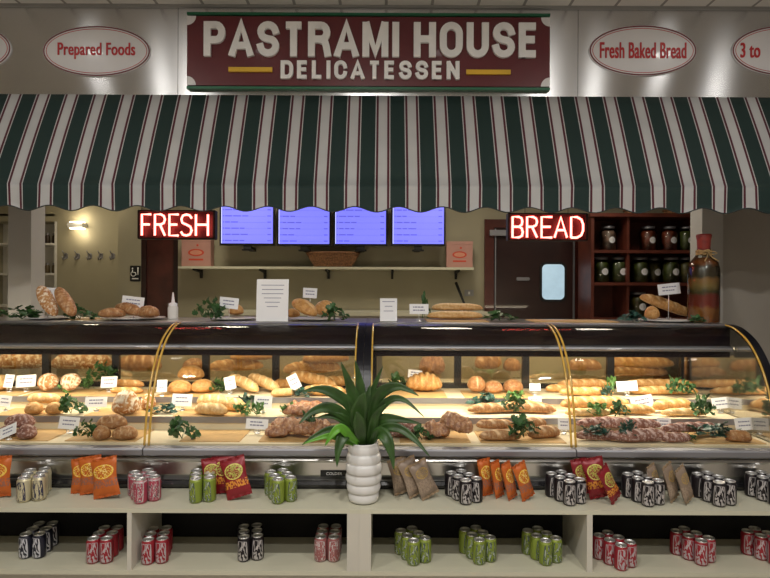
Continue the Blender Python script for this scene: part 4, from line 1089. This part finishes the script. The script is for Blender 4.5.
def notice(px0, px1, py0, py1, Y, lab, n):
    p = at((px0+px1)/2, py1, Y); kx = Y/F; W, Hh = (px1-px0)*kx/2, (py1-py0)*kx
    o = empty('paper_notice', (p.x, Y, 1.2902)); rot = Matrix.Rotation(R(-5), 4, 'X')
    m = MB().box(-W, W, -.001, .001, .004, Hh, 0, rot)
    rr = random.Random(n)
    for q in range(n):
        z = Hh*(.86-.6*q/n); l = W*rr.uniform(.35, .75) if q else W*.72
        m.box(-l, l, -.0014, -.001, z-.002, z+.002, 1, rot)
    m.build('printed_sheet', [M['paper'], M['ink']], o)
    MB().box(-W-.004, W+.004, -.004, .05, 0, .004).build('acrylic_foot', M['sideglass'], o)
    tag(o, lab, 'notice')
notice(256, 288, 280, 323, 3.62, 'tall white paper notice standing on top of left case', 6)
notice(380, 397, 293.5, 317, 3.70, 'small white paper notice standing near the long flat loaves', 3)

# ================================================================= HERBS / IVY
def sprig_mesh(name, seed, m_, n=38, spread=.055, hgt=.055, leaf=.029):
    rnd = random.Random(seed); m = MB()
    for k2 in range(4):
        a = rnd.uniform(0, 2*PI); pts = [(0, 0, .002)]
        for t in (.4, .75, 1.): pts.append((math.cos(a+.3*t)*spread*t*.9, math.sin(a+.3*t)*spread*t*.6, hgt*.5*math.sin(t*2.2)+.003))
        m.tube(pts, .0012, 4)
    for i in range(n):
        a = rnd.uniform(0, 2*PI); rr = spread*math.sqrt(rnd.random()); c = Vector((math.cos(a)*rr, math.sin(a)*rr*.55, rnd.uniform(.15, 1)*hgt*(1-.5*(rr/spread)**2)))
        l = leaf*rnd.uniform(.7, 1.3); rot = Matrix.Rotation(rnd.uniform(0, 2*PI), 4, 'Z') @ Matrix.Rotation(R(rnd.uniform(-55, 35)), 4, 'Y') @ Matrix.Rotation(R(rnd.uniform(-50, 50)), 4, 'X')
        out = [(0, 0), (.2, .28), (.32, .2), (.5, .48), (.62, .26), (.8, .3), (1, 0)]
        top = [Vector((x*l, y*l, abs(y)*l*.35)) for x, y in out]; bot = [Vector((x*l, -y*l, abs(y)*l*.35)) for x, y in out[1:-1]]
        mid = [Vector((x*l, 0, -.02*l)) for x, y in out[1:-1]]
        vs = [c+rot @ v for v in top+bot+mid]
        for v in vs: v.z = max(v.z, .001)
        nt_, nb = len(top), len(bot); M0 = nt_+nb
        fs = [(0, M0, 1), (nt_-1, nt_-2, M0+nb-1), (0, nt_, M0), (nt_-1, M0+nb-1, nt_+nb-1)]
        for q in range(nb-1):
            fs.append((1+q, M0+q, M0+q+1, 2+q)); fs.append((M0+q, nt_+q, nt_+q+1, M0+q+1))
        m.add(vs, fs, 0, False)
    me = m.build(name, m_); d_ = me.data; D_.objects.remove(me); return d_
HM = {}
for key in ('herb', 'herb_teal', 'herb_light'):
    HM[key] = [sprig_mesh('herb_sprig', s_*3+len(key), M[key]) for s_ in range(3)]
def sprig(px, py, w, tier, lab, mk='herb', lift=.0, h=None, Yfix=None):
    z, y0, y1 = T[tier]; h = h or w*.8
    dx, dy = unroll(px, py+h/2); Y = Yfix or min(max((H-z-lift)*F/max(dy, 1), y0+.05), y1-.05)
    o = D_.objects.new('herb_sprig', HM[mk][int(px) % 3]); C.objects.link(o)
    s_ = w*Y/F/.115
    o.location = (dx*Y/F, Y, z+lift+.0045); o.scale = (s_, s_, h*Y/F/.06)
    o.rotation_euler.z = (px % 7)*.12
    tag(o, lab, 'herb sprig', 'leafy garnish sprigs')
for a in (
 (64, 388, 13, 3, 'green herb sprig between the two floured round loaves', 'herb_light'),
 (71, 405, 24, 2, 'bushy green herb sprig right of two small buns', 'herb'),
 (103, 371, 26, 3, 'tall green herb sprig behind price card, rear deck', 'herb', .03),
 (86, 384, 14, 3, 'green herb sprig right of the floured round loaves', 'herb_light'),
 (88, 430, 22, 1, 'green herb sprig left of three brown loaves, front deck', 'herb'),
 (165, 409, 26, 2, 'flat blue-green sprig in front of floured roll', 'herb_teal', 0, 9),
 (182, 435, 28, 1, 'dark green herb sprig alone on front deck, left case', 'herb'),
 (220, 386, 18, 3, 'green herb sprig beneath tilted card by golden rolls', 'herb'),
 (247, 400, 16, 2, 'blue-green herb sprig behind the pale baguettes trio', 'herb_teal', .02),
 (241, 413, 18, 2, 'green herb sprig at front of the pale baguettes trio', 'herb_light'),
 (257, 410, 16, 2, 'green herb sprig below card right of pale baguettes', 'herb_light'),
 (304, 393, 22, 3, 'blue-green flat sprig beneath golden baguettes near plant', 'herb_teal', 0, 8),
 (286, 411, 16, 2, 'green herb sprig left of knobbly nut loaf', 'herb_light'),
 (309, 421, 18, 1, 'green herb sprig lying on the braided nut loaf', 'herb', .05),
 (398, 379, 20, 3, 'green herb sprig left of the golden ridged loaf', 'herb'),
 (422, 434, 20, 1, 'dark herb sprig between the two nut loaves', 'herb'),
 (486, 399, 30, 2, 'blue-green sprig on back of herb-topped baguette trio', 'herb_teal', .035, 12),
 (515, 393, 22, 2, 'green sprig before the three brown rear rolls', 'herb_light', .05, 12),
 (514, 411, 24, 2, 'green sprig draped on the middle baguette trio', 'herb', .02, 18),
 (524, 430, 34, 1, 'large dark sprig draped over seeded brown sticks', 'herb', .015, 24),
 (611, 385, 12, 3, 'green sprig left of card between upper baguettes', 'herb_light', .02, 16),
 (607, 394, 14, 3, 'blue-green sprig low below the rear card', 'herb_teal'),
 (596, 413, 24, 2, 'light green sprig, left of pair on golden baguettes', 'herb_light', .0, 14),
 (620, 414, 20, 2, 'green sprig, right of pair on golden baguettes', 'herb', .0, 16),
 (596, 433, 26, 1, 'dark blue-green sprig on left of rye sticks', 'herb_teal', .03, 12),
 (628, 433, 20, 1, 'dark blue-green sprig in the middle of rye sticks', 'herb_teal', .02, 18),
 (675, 392, 18, 3, 'green sprig at left on rear right baguettes', 'herb', .03, 16),
 (688, 394, 16, 3, 'green sprig at right on rear right baguettes', 'herb', .02, 14),
 (702, 407, 22, 2, 'large leafy sprig on the middle deck near side glass', 'herb', .01, 22),
 (716, 431, 44, 1, 'long dark sprig draped over rightmost rye sticks', 'herb_teal', .015, 14),
 (688, 438, 18, 1, 'dark sprig at the left of rightmost board', 'herb', .0, 8),
): sprig(*a)
for a in (
 (22, 313, 40, 0, 'dark green ivy at far left on top of case', 'herb', 0, 13, 3.72),
 (80, 312, 28, 0, 'dark green ivy right of the two upright loaves', 'herb', 0, 15, 3.72),
 (211, 314, 28, 0, 'trailing ivy hanging beside the white plate', 'herb', 0, 22, 3.70),
 (335, 313, 26, 0, 'ivy at right side of golden bread chunks', 'herb', .0, 17, 3.72),
 (425, 300, 10, 0, 'thin upright ivy stalk behind the white name card', 'herb', .0, 26, 4.0),
 (500, 316, 32, 0, 'dark ivy clump right of the long flat loaves', 'herb', 0, 10, 3.80),
 (633, 313, 24, 0, 'dark ivy left of the short golden loaf end', 'herb_teal', 0, 12, 3.72),
 (698, 316, 18, 0, 'small ivy bit at the foot of layered bottle', 'herb', 0, 8, 3.66),
):
    a = list(a); sprig(*a[:6], a[6], a[7], a[8])

# ================================================================= TOP: bottles
p = at(703.5, 320, 3.78); kb = 3.78/F
s = empty('layered_bottle', (p.x, 3.78, 1.2905)); tag(s, 'tall glass bottle of layered red, yellow and green peppers beside pillar', 'bottle')
lm = D_.materials.new('layered_peppers'); lm.use_nodes = True; nt = lm.node_tree; b = nt.nodes['Principled BSDF']; L = nt.links; b.inputs['Roughness'].default_value = .25; b.inputs['Coat Weight'].default_value = .5
tc = nd(nt, 'ShaderNodeTexCoord'); spx = nd(nt, 'ShaderNodeSeparateXYZ'); L.new(tc.outputs['Object'], spx.inputs[0])
nz = nd(nt, 'ShaderNodeTexNoise'); nz.inputs['Scale'].default_value = 28; nz.inputs['Detail'].default_value = 3; L.new(tc.outputs['Object'], nz.inputs['Vector'])
hgt = 66*kb
zz = math_n(nt, 'ADD', math_n(nt, 'DIVIDE', spx.outputs[2], hgt), math_n(nt, 'MULTIPLY', math_n(nt, 'SUBTRACT', nz.outputs['Fac'], .5), .12))
cr = nd(nt, 'ShaderNodeValToRGB'); L.new(zz, cr.inputs[0]); e = cr.color_ramp.elements
e[0].position = 0; e[0].color = (.34, .10, .015, 1); e[1].position = 1; e[1].color = (.10, .05, .02, 1)
for ps_, col in ((.20, (.36, .13, .02, 1)), (.26, (.24, .02, .01, 1)), (.40, (.20, .02, .01, 1)), (.46, (.06, .05, .012, 1)), (.55, (.26, .17, .05, 1)), (.64, (.28, .14, .04, 1)), (.70, (.05, .035, .015, 1)), (.84, (.05, .03, .015, 1)), (.9, (.22, .07, .02, 1))):
    x = e.new(ps_); x.color = col
L.new(cr.outputs[0], b.inputs['Base Color'])
rb = 14.6*kb
MB().lathe([(rb*.92, .003), (rb*.97, .012), (rb*.97, hgt*.80), (rb*.85, hgt*.90), (rb*.5, hgt*.98)], 28).build('pepper_layers', lm, s)
MB().lathe([(rb*.95, 0), (rb, .012), (rb, hgt*.80), (rb*.9, hgt*.90), (rb*.55, hgt), (rb*.42, hgt*1.06), (rb*.42, hgt*1.12)], 28, caps=False).build('bottle_glass', M['jarglass'], s)
MB().lathe([(rb*.36, hgt*1.03), (rb*.40, hgt*1.12), (rb*.44, hgt*1.25), (rb*.50, hgt*1.31), (rb*.46, hgt*1.335), (0, hgt*1.335)], 20).build('cap', M['redcap'], s)
m = MB()
for q in range(4): m.tube([(rb*.47*math.cos(a), rb*.47*math.sin(a), hgt*(1.03+.018*q)+.004*math.sin(5*a+q)) for a in [2*PI*i/20 for i in range(20)]], .005, 5, closed=True)
for sx in (-1, 1): m.tube([(0, -rb*.5, hgt*1.05), (sx*.03, -rb*.62, hgt*1.07), (sx*.055, -rb*.6, hgt*1.04), (sx*.03, -rb*.62, hgt*1.02), (0, -rb*.5, hgt*1.04)], .004, 5).tube([(0, -rb*.5, hgt*1.04), (sx*.02, -rb*.75, hgt*.97), (sx*.045, -rb*.98, hgt*.92)], .004, 5)
m.build('raffia_bow', M['straw'], s)
p = at(173, 312, 3.95)
s = empty('squeeze_bottle', (p.x, 3.95, 1.2905)); tag(s, 'white plastic squeeze bottle on case before mahogany door', 'bottle')
MB().lathe([(.030, 0), (.034, .006), (.034, .075), (.026, .092)], 20).build('bottle_body', M['white'], s)
MB().lathe([(.028, .088), (.028, .104), (.012, .112), (.004, .18), (0, .18)], 16).build('nozzle_cap', M['paper'], s)

# ================================================================= POTTED PLANT
PXc, PYc = 364.5, 2.948
px_ = (PXc-385)*PYc/F
s = empty('potted_dracaena', (px_, PYc, LZ+.0005)); tag(s, 'leafy green plant in white ribbed pot on the counter ledge', 'potted plant')
prof = [(.0, 0), (.058, 0), (.062, .004)]
for q in range(6):
    z0 = .006+q*.0475; rb = .064+.017*math.sin(PI*(q+.7)/6.6)*1.3
    for t in range(7):
        a = t/6; prof.append((rb+.007*math.sin(PI*a)**.8, z0+.0475*a))
topz = .006+6*.0475
rt = prof[-1][0]
prof += [(rt+.002, topz+.006), (rt-.002, topz+.010), (rt-.010, topz+.008), (rt-.012, topz-.03)]
MB().lathe(prof, 40, caps=False).build('pot', M['ceramic'], s)
MB().lathe([(rt-.011, topz-.022), (.02, topz-.016), (0, topz-.015)], 24, caps=False).build('soil', M['soil'], s)
def leaf(pts, w, name, m_, tw=0., par=s):
    """pts: px, py, dY control points; w: width in px"""
    P3 = [at(a, b_, PYc+dy)-Vector((px_, PYc, LZ)) for a, b_, dy in pts]
    n = 18; vs = []; fs = []
    def cr_(t):
        t *= len(P3)-1; k0 = min(int(t), len(P3)-2); f_ = t-k0
        p0, p1, p2, p3 = P3[max(k0-1, 0)], P3[k0], P3[k0+1], P3[min(k0+2, len(P3)-1)]
        return .5*((2*p1)+(p2-p0)*f_+(2*p0-5*p1+4*p2-p3)*f_*f_+(3*p1-p0-3*p2+p3)*f_**3)
    for i in range(n+1):
        t = i/n; c = cr_(t); tg = (cr_(min(t+.02, 1))-cr_(max(t-.02, 0))).normalized()
        vw = Vector((.12+tw, -1, .25)).normalized()
        sd = tg.cross(vw).normalized(); nn = sd.cross(tg).normalized()
        ww = w*.86*PYc/F/2*(.20+.92*math.sin(PI*min(t*1.0, 1))**1.1)*(max(1-t, 0)**.35)*1.1+.0006
        fold = .42
        vs += [c-sd*ww+nn*ww*fold, c-sd*ww*.5+nn*ww*fold*.6, c, c+sd*ww*.5+nn*ww*fold*.6, c+sd*ww+nn*ww*fold]
    for i in range(n):
        for j in range(4): fs.append((i*5+j, i*5+j+1, i*5+j+6, i*5+j+5))
    o = MB().add(vs, fs, 0, True).build(name, m_, par)
    sd_ = o.modifiers.new('Solid', 'SOLIDIFY'); sd_.thickness = .0012
    return o
b0 = (364, 449)
LV = [
 ([(361, 447, 0), (358, 420, .01), (351, 390, .0), (341, 362, -.03)], 16, 0),
 ([(364, 447, .01), (362, 415, .02), (360, 385, .02), (355, 360, .01)], 13, 0),
 ([(365, 447, .0), (366, 420, .02), (371, 395, .03), (383, 366, .03)], 11, 0),
 ([(367, 447, 0), (374, 405, -.01), (384, 391, -.03), (400, 387, -.06), (419, 396, -.1)], 14, 0),
 ([(360, 446, 0), (352, 410, .0), (335, 394, -.03), (318, 389, -.06), (301, 392, -.1)], 13, 0),
 ([(360, 446, 0), (348, 420, -.02), (330, 408, -.06), (312, 412, -.11), (299, 424, -.15)], 13, 0),
 ([(366, 446, 0), (373, 420, -.02), (388, 401, -.05), (404, 400, -.08), (424, 417, -.13)], 9, 0),
 ([(359, 447, -.01), (350, 434, -.07), (343, 436, -.12), (338, 450, -.15), (337, 467, -.17)], 14, .1),
 ([(369, 447, -.01), (378, 433, -.07), (386, 438, -.12), (391, 452, -.14), (394, 470, -.16)], 14, -.1),
 ([(368, 447, 0), (380, 430, -.06), (398, 428, -.10), (415, 440, -.13), (430, 457, -.16)], 10, 0),
 ([(361, 447, 0), (345, 432, -.06), (330, 430, -.10), (314, 437, -.14), (302, 445, -.16)], 9, 0),
 ([(363, 447, -.02), (358, 420, -.06), (361, 402, -.09), (365, 393, -.10)], 18, 0),
 ([(362, 447, -.02), (360, 430, -.08), (358, 418, -.12), (357, 412, -.13)], 14, 0),
 ([(367, 446, 0), (378, 422, -.03), (395, 419, -.07), (422, 424, -.12)], 12, 0),
 ([(363, 447, 0), (364, 425, .0), (367, 400, .01), (370, 385, .02)], 14, 0),
 ([(361, 447, 0), (350, 425, -.02), (335, 416, -.05), (316, 418, -.09)], 11, 0),
 ([(368, 447, 0), (372, 430, -.03), (376, 415, -.06), (386, 404, -.08)], 11, 0),
]
for pts, w, tw in LV: leaf(pts, w, 'leaf', M['leaf'], tw)
for pts, w in (([(361, 447, -.02), (350, 436, -.10), (340, 428, -.14), (331, 436, -.16), (325, 446, -.17)], 10), ([(361, 447, -.01), (345, 440, -.09), (328, 436, -.14), (303, 444, -.17)], 8)):
    lo = leaf(pts, w, 'leaf', M['leaf_light']); lo['label'] = 'bright yellow-green young leaf'
MB().tube([(0, 0, topz-.02), (.002, 0, topz+.03), (.0, 0, topz+.09)], [.012, .010, .006], 8).build('stem', M['leaf'], s)

# ================================================================= CANS
CANM = {
 'cream': logo_mat('can_print_cream', (.62, .56, .38), (.05, .05, .10), (.05, .05, .10), None, .52, .30, .22, nscale=12, vsc=.62, thr=.52, metal=.45),
 'navy': logo_mat('can_print_navy', (.02, .02, .035), (.60, .60, .66), (.60, .6, .66), None, .52, .33, .27, nscale=10, vsc=.62, thr=.52),
 'black': logo_mat('can_print_black', (.015, .011, .014), (.50, .47, .47), (.50, .47, .47), None, .54, .30, .22, nscale=10, vsc=.62, thr=.52),
 'green': logo_mat('can_print_green', (.23, .30, .04), (.08, .11, .09), (.42, .48, .40), None, .5, .28, .25, nscale=10, vsc=.62, thr=.52, band=(.85, .93, (.35, .42, .1))),
 'red': logo_mat('can_print_red', (.33, .022, .035), (.50, .45, .47), (.50, .42, .45), None, .56, .32, .24, nscale=10, vsc=.62, thr=.52),
 'pink': logo_mat('can_print_pink', (.42, .055, .10), (.62, .56, .56), (.1, .05, .06), None, .62, .34, .27, nscale=14, vsc=.62, thr=.52, band=(.72, .95, (.62, .55, .56))),
 'whitered': logo_mat('can_print_white_red', (.34, .12, .12), (.65, .62, .62), (.40, .03, .04), None, .5, .4, .34, nscale=12, vsc=.62, thr=.52),
}
CH, CR_ = .122, .0325
can0 = {}
for k_, m_ in CANM.items():
    e_ = empty('soda_can')
    MB().lathe([(CR_*.72, 0), (CR_*.78, .002), (CR_*.97, .009), (CR_, .013), (CR_, .104), (CR_*.95, .109), (CR_*.83, .117)], 24).build('can_body', m_, e_)
    ld = MB().lathe([(CR_*.83, .1172), (CR_*.86, .120), (CR_*.84, .122), (CR_*.78, .1205), (CR_*.75, .117), (0, .1172)], 20, caps=False).build('can_lid', M['canlid'], e_)
    MB().lathe([(.0085, 0), (.0085, .0014), (.004, .0014)], 10, c=(0, -.006, .1178), sy=1.35).build('pull_tab', M['canlid'], ld)
    can0[k_] = [e_, False]
POS = [['front left', 'front right'], ['middle left', 'middle right'], ['back left', 'back right']]
def cluster(px, py, z, ang, col, cname, where, grp):
    dx, dy = unroll(px, py); Y = (H-z)*F/dy+.030; X = dx*Y/F
    ux_ = Vector((math.cos(R(ang)), math.sin(R(ang)), 0)); uy = Vector((-math.sin(R(ang)), math.cos(R(ang)), 0))
    ylim = (3.10 if z > .3 else 3.2)-CR_-.003
    rr = random.Random(int(px*10)); sp2 = .0663
    # keep the cluster off whatever stands behind
    ymax = Y+max(0, math.sin(R(ang)))*sp2+2*sp2*math.cos(R(ang))
    Y -= max(0, ymax-ylim)
    for j in range(3):
        for i in range(2):
            p = Vector((X, Y, z+.0005))+ux_*(i*sp2)+uy*(j*sp2)+Vector((rr.uniform(-.0006, .0006), rr.uniform(-.0006, .0006), 0))
            src = can0[col]
            if not src[1]: o = src[0]; src[1] = True
            else: o = copy_tree(src[0])
            o.location = p; o.rotation_euler = (0, 0, R(-90+rr.choice((90, -90, 60, 110, 75))+rr.uniform(-15, 15)))
            tag(o, '%s can, %s of the six %s' % (cname, POS[j][i], where), 'drink can', grp)
for a in (
 (25, 503, LZ, 20, 'cream', 'cream', 'on the ledge beside leftmost orange bags'),
 (140.5, 505, LZ, 36, 'pink', 'pink and white', 'on the ledge left of green cans'),
 (196, 504, LZ, 17, 'green', 'green', 'on the ledge touching red chip bags'),
 (278, 505, LZ, 27, 'green', 'green', 'on the ledge nearest left of potted plant'),
 (465.5, 506, LZ, 27, 'black', 'black', 'on the ledge between brown and orange bags'),
 (569.5, 507, LZ, 25, 'black', 'black', 'on the ledge between orange and red bags'),
 (648, 508, LZ, 22, 'black', 'black', 'on the ledge between red and brown bags'),
 (719, 508, LZ, 17, 'black', 'black', 'on the ledge right of brown bags'),
 (775, 507, LZ, 17, 'black', 'black', 'on the ledge at the right edge'),
 (26, 560, SZ, 5, 'navy', 'dark navy', 'on the low shelf at far left'),
 (93, 565, SZ, 3, 'red', 'red', 'on the low shelf left of the leftmost upright'),
 (148, 566, SZ, 12, 'red', 'red', 'on the low shelf right of the leftmost upright'),
 (244, 563, SZ, 14, 'black', 'black', 'on the low shelf left of plant'),
 (320.5, 563, SZ, 0, 'whitered', 'red and white', 'on the low shelf below plant'),
 (413.5, 567, SZ, 27, 'green', 'green', 'on the low shelf nearest central upright'),
 (479, 566, SZ, 24, 'green', 'green', 'on the low shelf, middle green group'),
 (545.5, 567, SZ, 27, 'green', 'green', 'on the low shelf, last green group rightward'),
 (621, 572, SZ, 30, 'red', 'red', 'on the low shelf, first right of uprights'),
 (701, 567, SZ, 30, 'red', 'red', 'on the low shelf below brown bags'),
 (775, 567, SZ, 30, 'red', 'red', 'on the low shelf at right edge'),
): cluster(*a, '%s cans %s' % (a[5], a[6]))

# ================================================================= CHIP BAGS
BAGM = {
 'orange': logo_mat('bag_print_orange', (.52, .115, .014), (.80, .52, .05), (.85, .65, .30), .5, .66, .42, .20, .38, .1, 7, band=(.22, .44, (.30, .12, .08))),
 'red': logo_mat('bag_print_red', (.24, .010, .018), (.70, .62, .16), (.30, .38, .06), .5, .66, .40, .22, .38, .1, 8, band=(.22, .42, (.70, .28, .04))),
 'brown': logo_mat('bag_print_brown', (.27, .20, .15), (.50, .33, .08), (.20, .15, .12), .5, .70, .36, .16, .45, .1, 8, band=(.15, .5, (.36, .27, .20))),
}
SEALM = {'orange': mat('orange_foil', (.48, .10, .015), .35, .1), 'red': mat('red_foil', (.22, .010, .016), .35, .1), 'brown': mat('brown_foil', (.34, .24, .15), .45, .1)}
BGRP = {'orange': 'orange chip bags on the ledge', 'red': 'red chip bags on the ledge', 'brown': 'brown chip bags on the ledge'}
def bag(px, py, w, h, col, yaw, lean, back, lab, thick=.045, Yadd=0.):
    dx, dy = unroll(px, py); Y = (H-LZ)*F/dy+.03+Yadd; Y = min(Y, 3.03); X = dx*Y/F; kx = Y/F
    W, Hh = w*kx/2, h*kx
    rnd = random.Random(int(px*3))
    e_ = empty('chip_bag', (X, Y, LZ+.001+W*abs(math.sin(R(lean)))*.9)); e_.rotation_euler = (R(back), R(lean), R(yaw))
    nu, nv = 12, 16; vs, fs, uvs = [], [], []
    for side in (-1, 1):
        for j in range(nv+1):
            for i in range(nu+1):
                u, v = i/nu, j/nv
                e2 = (max(1-abs(2*u-1)**2.6, 0)**.6)*(max(1-abs(2*v-1)**2.2, 0)**.55)
                wr = noise.noise(Vector((u*6+px, v*7, side)))*.013*(1 if 0 < i < nu else .3)
                wob = .94+.06*math.cos(2*PI*v)
                y = side*(thick/2*e2+abs(wr)*e2)
                vs.append(((2*u-1)*W*wob, y, .012+v*(Hh-.024))); uvs.append((u, v))
    n1 = (nu+1)*(nv+1)
    for sd in (0, 1):
        for j in range(nv):
            for i in range(nu):
                a = sd*n1+j*(nu+1)+i; q = (a, a+1, a+nu+2, a+nu+1)
                fs.append(q if sd == 0 else tuple(reversed(q)))
    MB().add(vs, fs, 0, True, uvs).build('bag_pouch', BAGM[col], e_)
    for z0, z1 in ((0, .014), (Hh-.014, Hh)):
        m = MB(); n = 16; v2, f2 = [], []
        for i in range(n+1):
            x = (-1+2*i/n)*W; yy = .0035*math.sin(i*1.3+px); zg = .0025*(i % 2)
            lo_, hi_ = (z0+zg, z1) if z0 == 0 else (z0, z1-zg)
            v2 += [(x, yy-.001, lo_), (x, yy-.001, hi_), (x, yy+.001, lo_), (x, yy+.001, hi_)]
        for i in range(n):
            a = 4*i; f2 += [(a, a+4, a+5, a+1), (a+2, a+3, a+7, a+6), (a+1, a+5, a+7, a+3), (a, a+2, a+6, a+4)]
        m.add(v2, f2).build('crimped_seal', SEALM[col], e_)
    tag(e_, lab, 'chip bag', BGRP[col])
for a in (
 (-2, 500, 26, 40, 'orange', 0, -4, -8, 'orange chip bag cut by the left picture edge'),
 (82, 495, 21, 34, 'orange', 10, -3, -10, 'orange chip bag at the back of the three leftmost', .035, .03),
 (92, 498, 23, 37, 'orange', 5, -8, -10, 'orange chip bag in the middle of the three leftmost', .035, .01),
 (107, 502, 27, 39, 'orange', 0, -12, -12, 'orange chip bag in front with big yellow logo', .035),
 (214, 496, 20, 35, 'red', 10, -6, -8, 'red chip bag at the back beside green cans', .035, .04),
 (226, 498, 23, 38, 'red', 0, -8, -10, 'red chip bag in middle of the group beside green cans', .035, .02),
 (240, 503, 26, 40, 'red', 0, -17, -14, 'red chip bag in front, leaning, beside green cans', .035),
 (404, 497, 20, 36, 'brown', 20, -12, -6, 'brown chip bag nearest the potted plant', .035, .02),
 (418, 500, 20, 39, 'brown', 28, -18, -8, 'brown chip bag, middle of three beside potted plant', .035),
 (431, 502, 20, 38, 'brown', 22, -22, -8, 'brown chip bag farthest right beside black cans', .035),
 (487, 499, 15, 37, 'orange', 25, -4, -5, 'orange chip bag first of four, touching black cans', .04, .01),
 (500, 500, 13, 37, 'orange', 40, -8, -5, 'orange chip bag second of four in row', .04),
 (513, 502, 14, 38, 'orange', 38, -13, -5, 'orange chip bag third of four in row', .04),
 (529, 503, 17, 38, 'orange', 30, -18, -5, 'orange chip bag last of four, leaning most', .04),
 (585, 499, 19, 36, 'red', 10, -8, -6, 'red chip bag partly hidden behind black cans', .035, .03),
 (601, 502, 22, 40, 'red', 0, -12, -8, 'red chip bag middle with round yellow logo', .035),
 (617, 506, 17, 40, 'red', 35, -30, -6, 'red chip bag leaning steeply on its neighbour', .035),
 (658, 501, 15, 33, 'brown', 35, -16, -6, 'brown chip bag right of the black cans, first of three', .035, .02),
 (675, 504, 17, 38, 'brown', 38, -16, -6, 'brown chip bag, middle of the right-hand three', .035),
 (690, 506, 17, 38, 'brown', 35, -22, -6, 'brown chip bag, rightmost on the ledge', .035),
): bag(*a)

# ================================================================= LIGHTS
def area(loc, size, en, col=(1, .97, .92), rot=(0, 0, 0), shape='DISK', sy=None, spread=180):
    l = D_.lights.new('lamp', 'AREA'); l.shape = shape; l.size = size
    if sy: l.size_y = sy
    l.energy = en; l.color = col; l.spread = R(spread)
    o = D_.objects.new('lamp', l); C.objects.link(o); o.location = loc; o.rotation_euler = rot; return o
def point(loc, en, col=(1, .85, .6), r=.05):
    l = D_.lights.new('lamp', 'POINT'); l.energy = en; l.color = col; l.shadow_soft_size = r
    o = D_.objects.new('lamp', l); C.objects.link(o); o.location = loc; return o
# recessed downlights over the customer side
for x, y, e_ in ((-2.3, 3.05, .6), (-.95, 3.0, .12), (.45, 3.0, .12), (2.18, 3.05, .6), (-2.05, 2.3, 1.6), (1.9, 2.3, 1.6), (3.0, 2.35, 1.6), (-.3, .8, 24), (-2.2, .8, 23), (1.8, .8, 23), (0, -.3, 30)):
    area((x, y, zc-.01), .14, e_)
# kitchen ceiling lights
area((-1.6, 5.2, 2.72), .5, 9, (1, .9, .68)); area((.6, 5.1, 2.72), .5, 9, (1, .9, .7)); area((2.0, 5.0, 2.72), .4, 5, (1, .9, .75)); area((-3.2, 6.2, 2.72), .4, 5, (1, .85, .6))
sp = at(80, 226, 6.9)
point((sp.x, 6.90, sp.z+.09), .8, r=.03); point((sp.x, 6.90, sp.z-.09), .8, r=.03)
w = D_.worlds.new('World'); bpy.context.scene.world = w; w.use_nodes = True
w.node_tree.nodes['Background'].inputs[0].default_value = (.5, .49, .48, 1); w.node_tree.nodes['Background'].inputs[1].default_value = .3

# ================================================================= CAMERA
cam = D_.cameras.new('camera'); cam.sensor_width = 36; cam.lens = F/770*36; cam.clip_end = 50
co = D_.objects.new('camera', cam); C.objects.link(co); co.location = (0, 0, H)
co.rotation_euler = (Matrix.Rotation(R(90), 4, 'X') @ Matrix.Rotation(ROLL, 4, 'Z')).to_euler()
sc = bpy.context.scene; sc.camera = co
sc.view_settings.view_transform = 'Standard'; sc.view_settings.look = 'None'; sc.view_settings.gamma = 1; sc.view_settings.use_curve_mapping = False
sc.view_settings.exposure = 0.58
sc.cycles.use_denoising = True
sc.cycles.max_bounces = 8; sc.cycles.transparent_max_bounces = 16
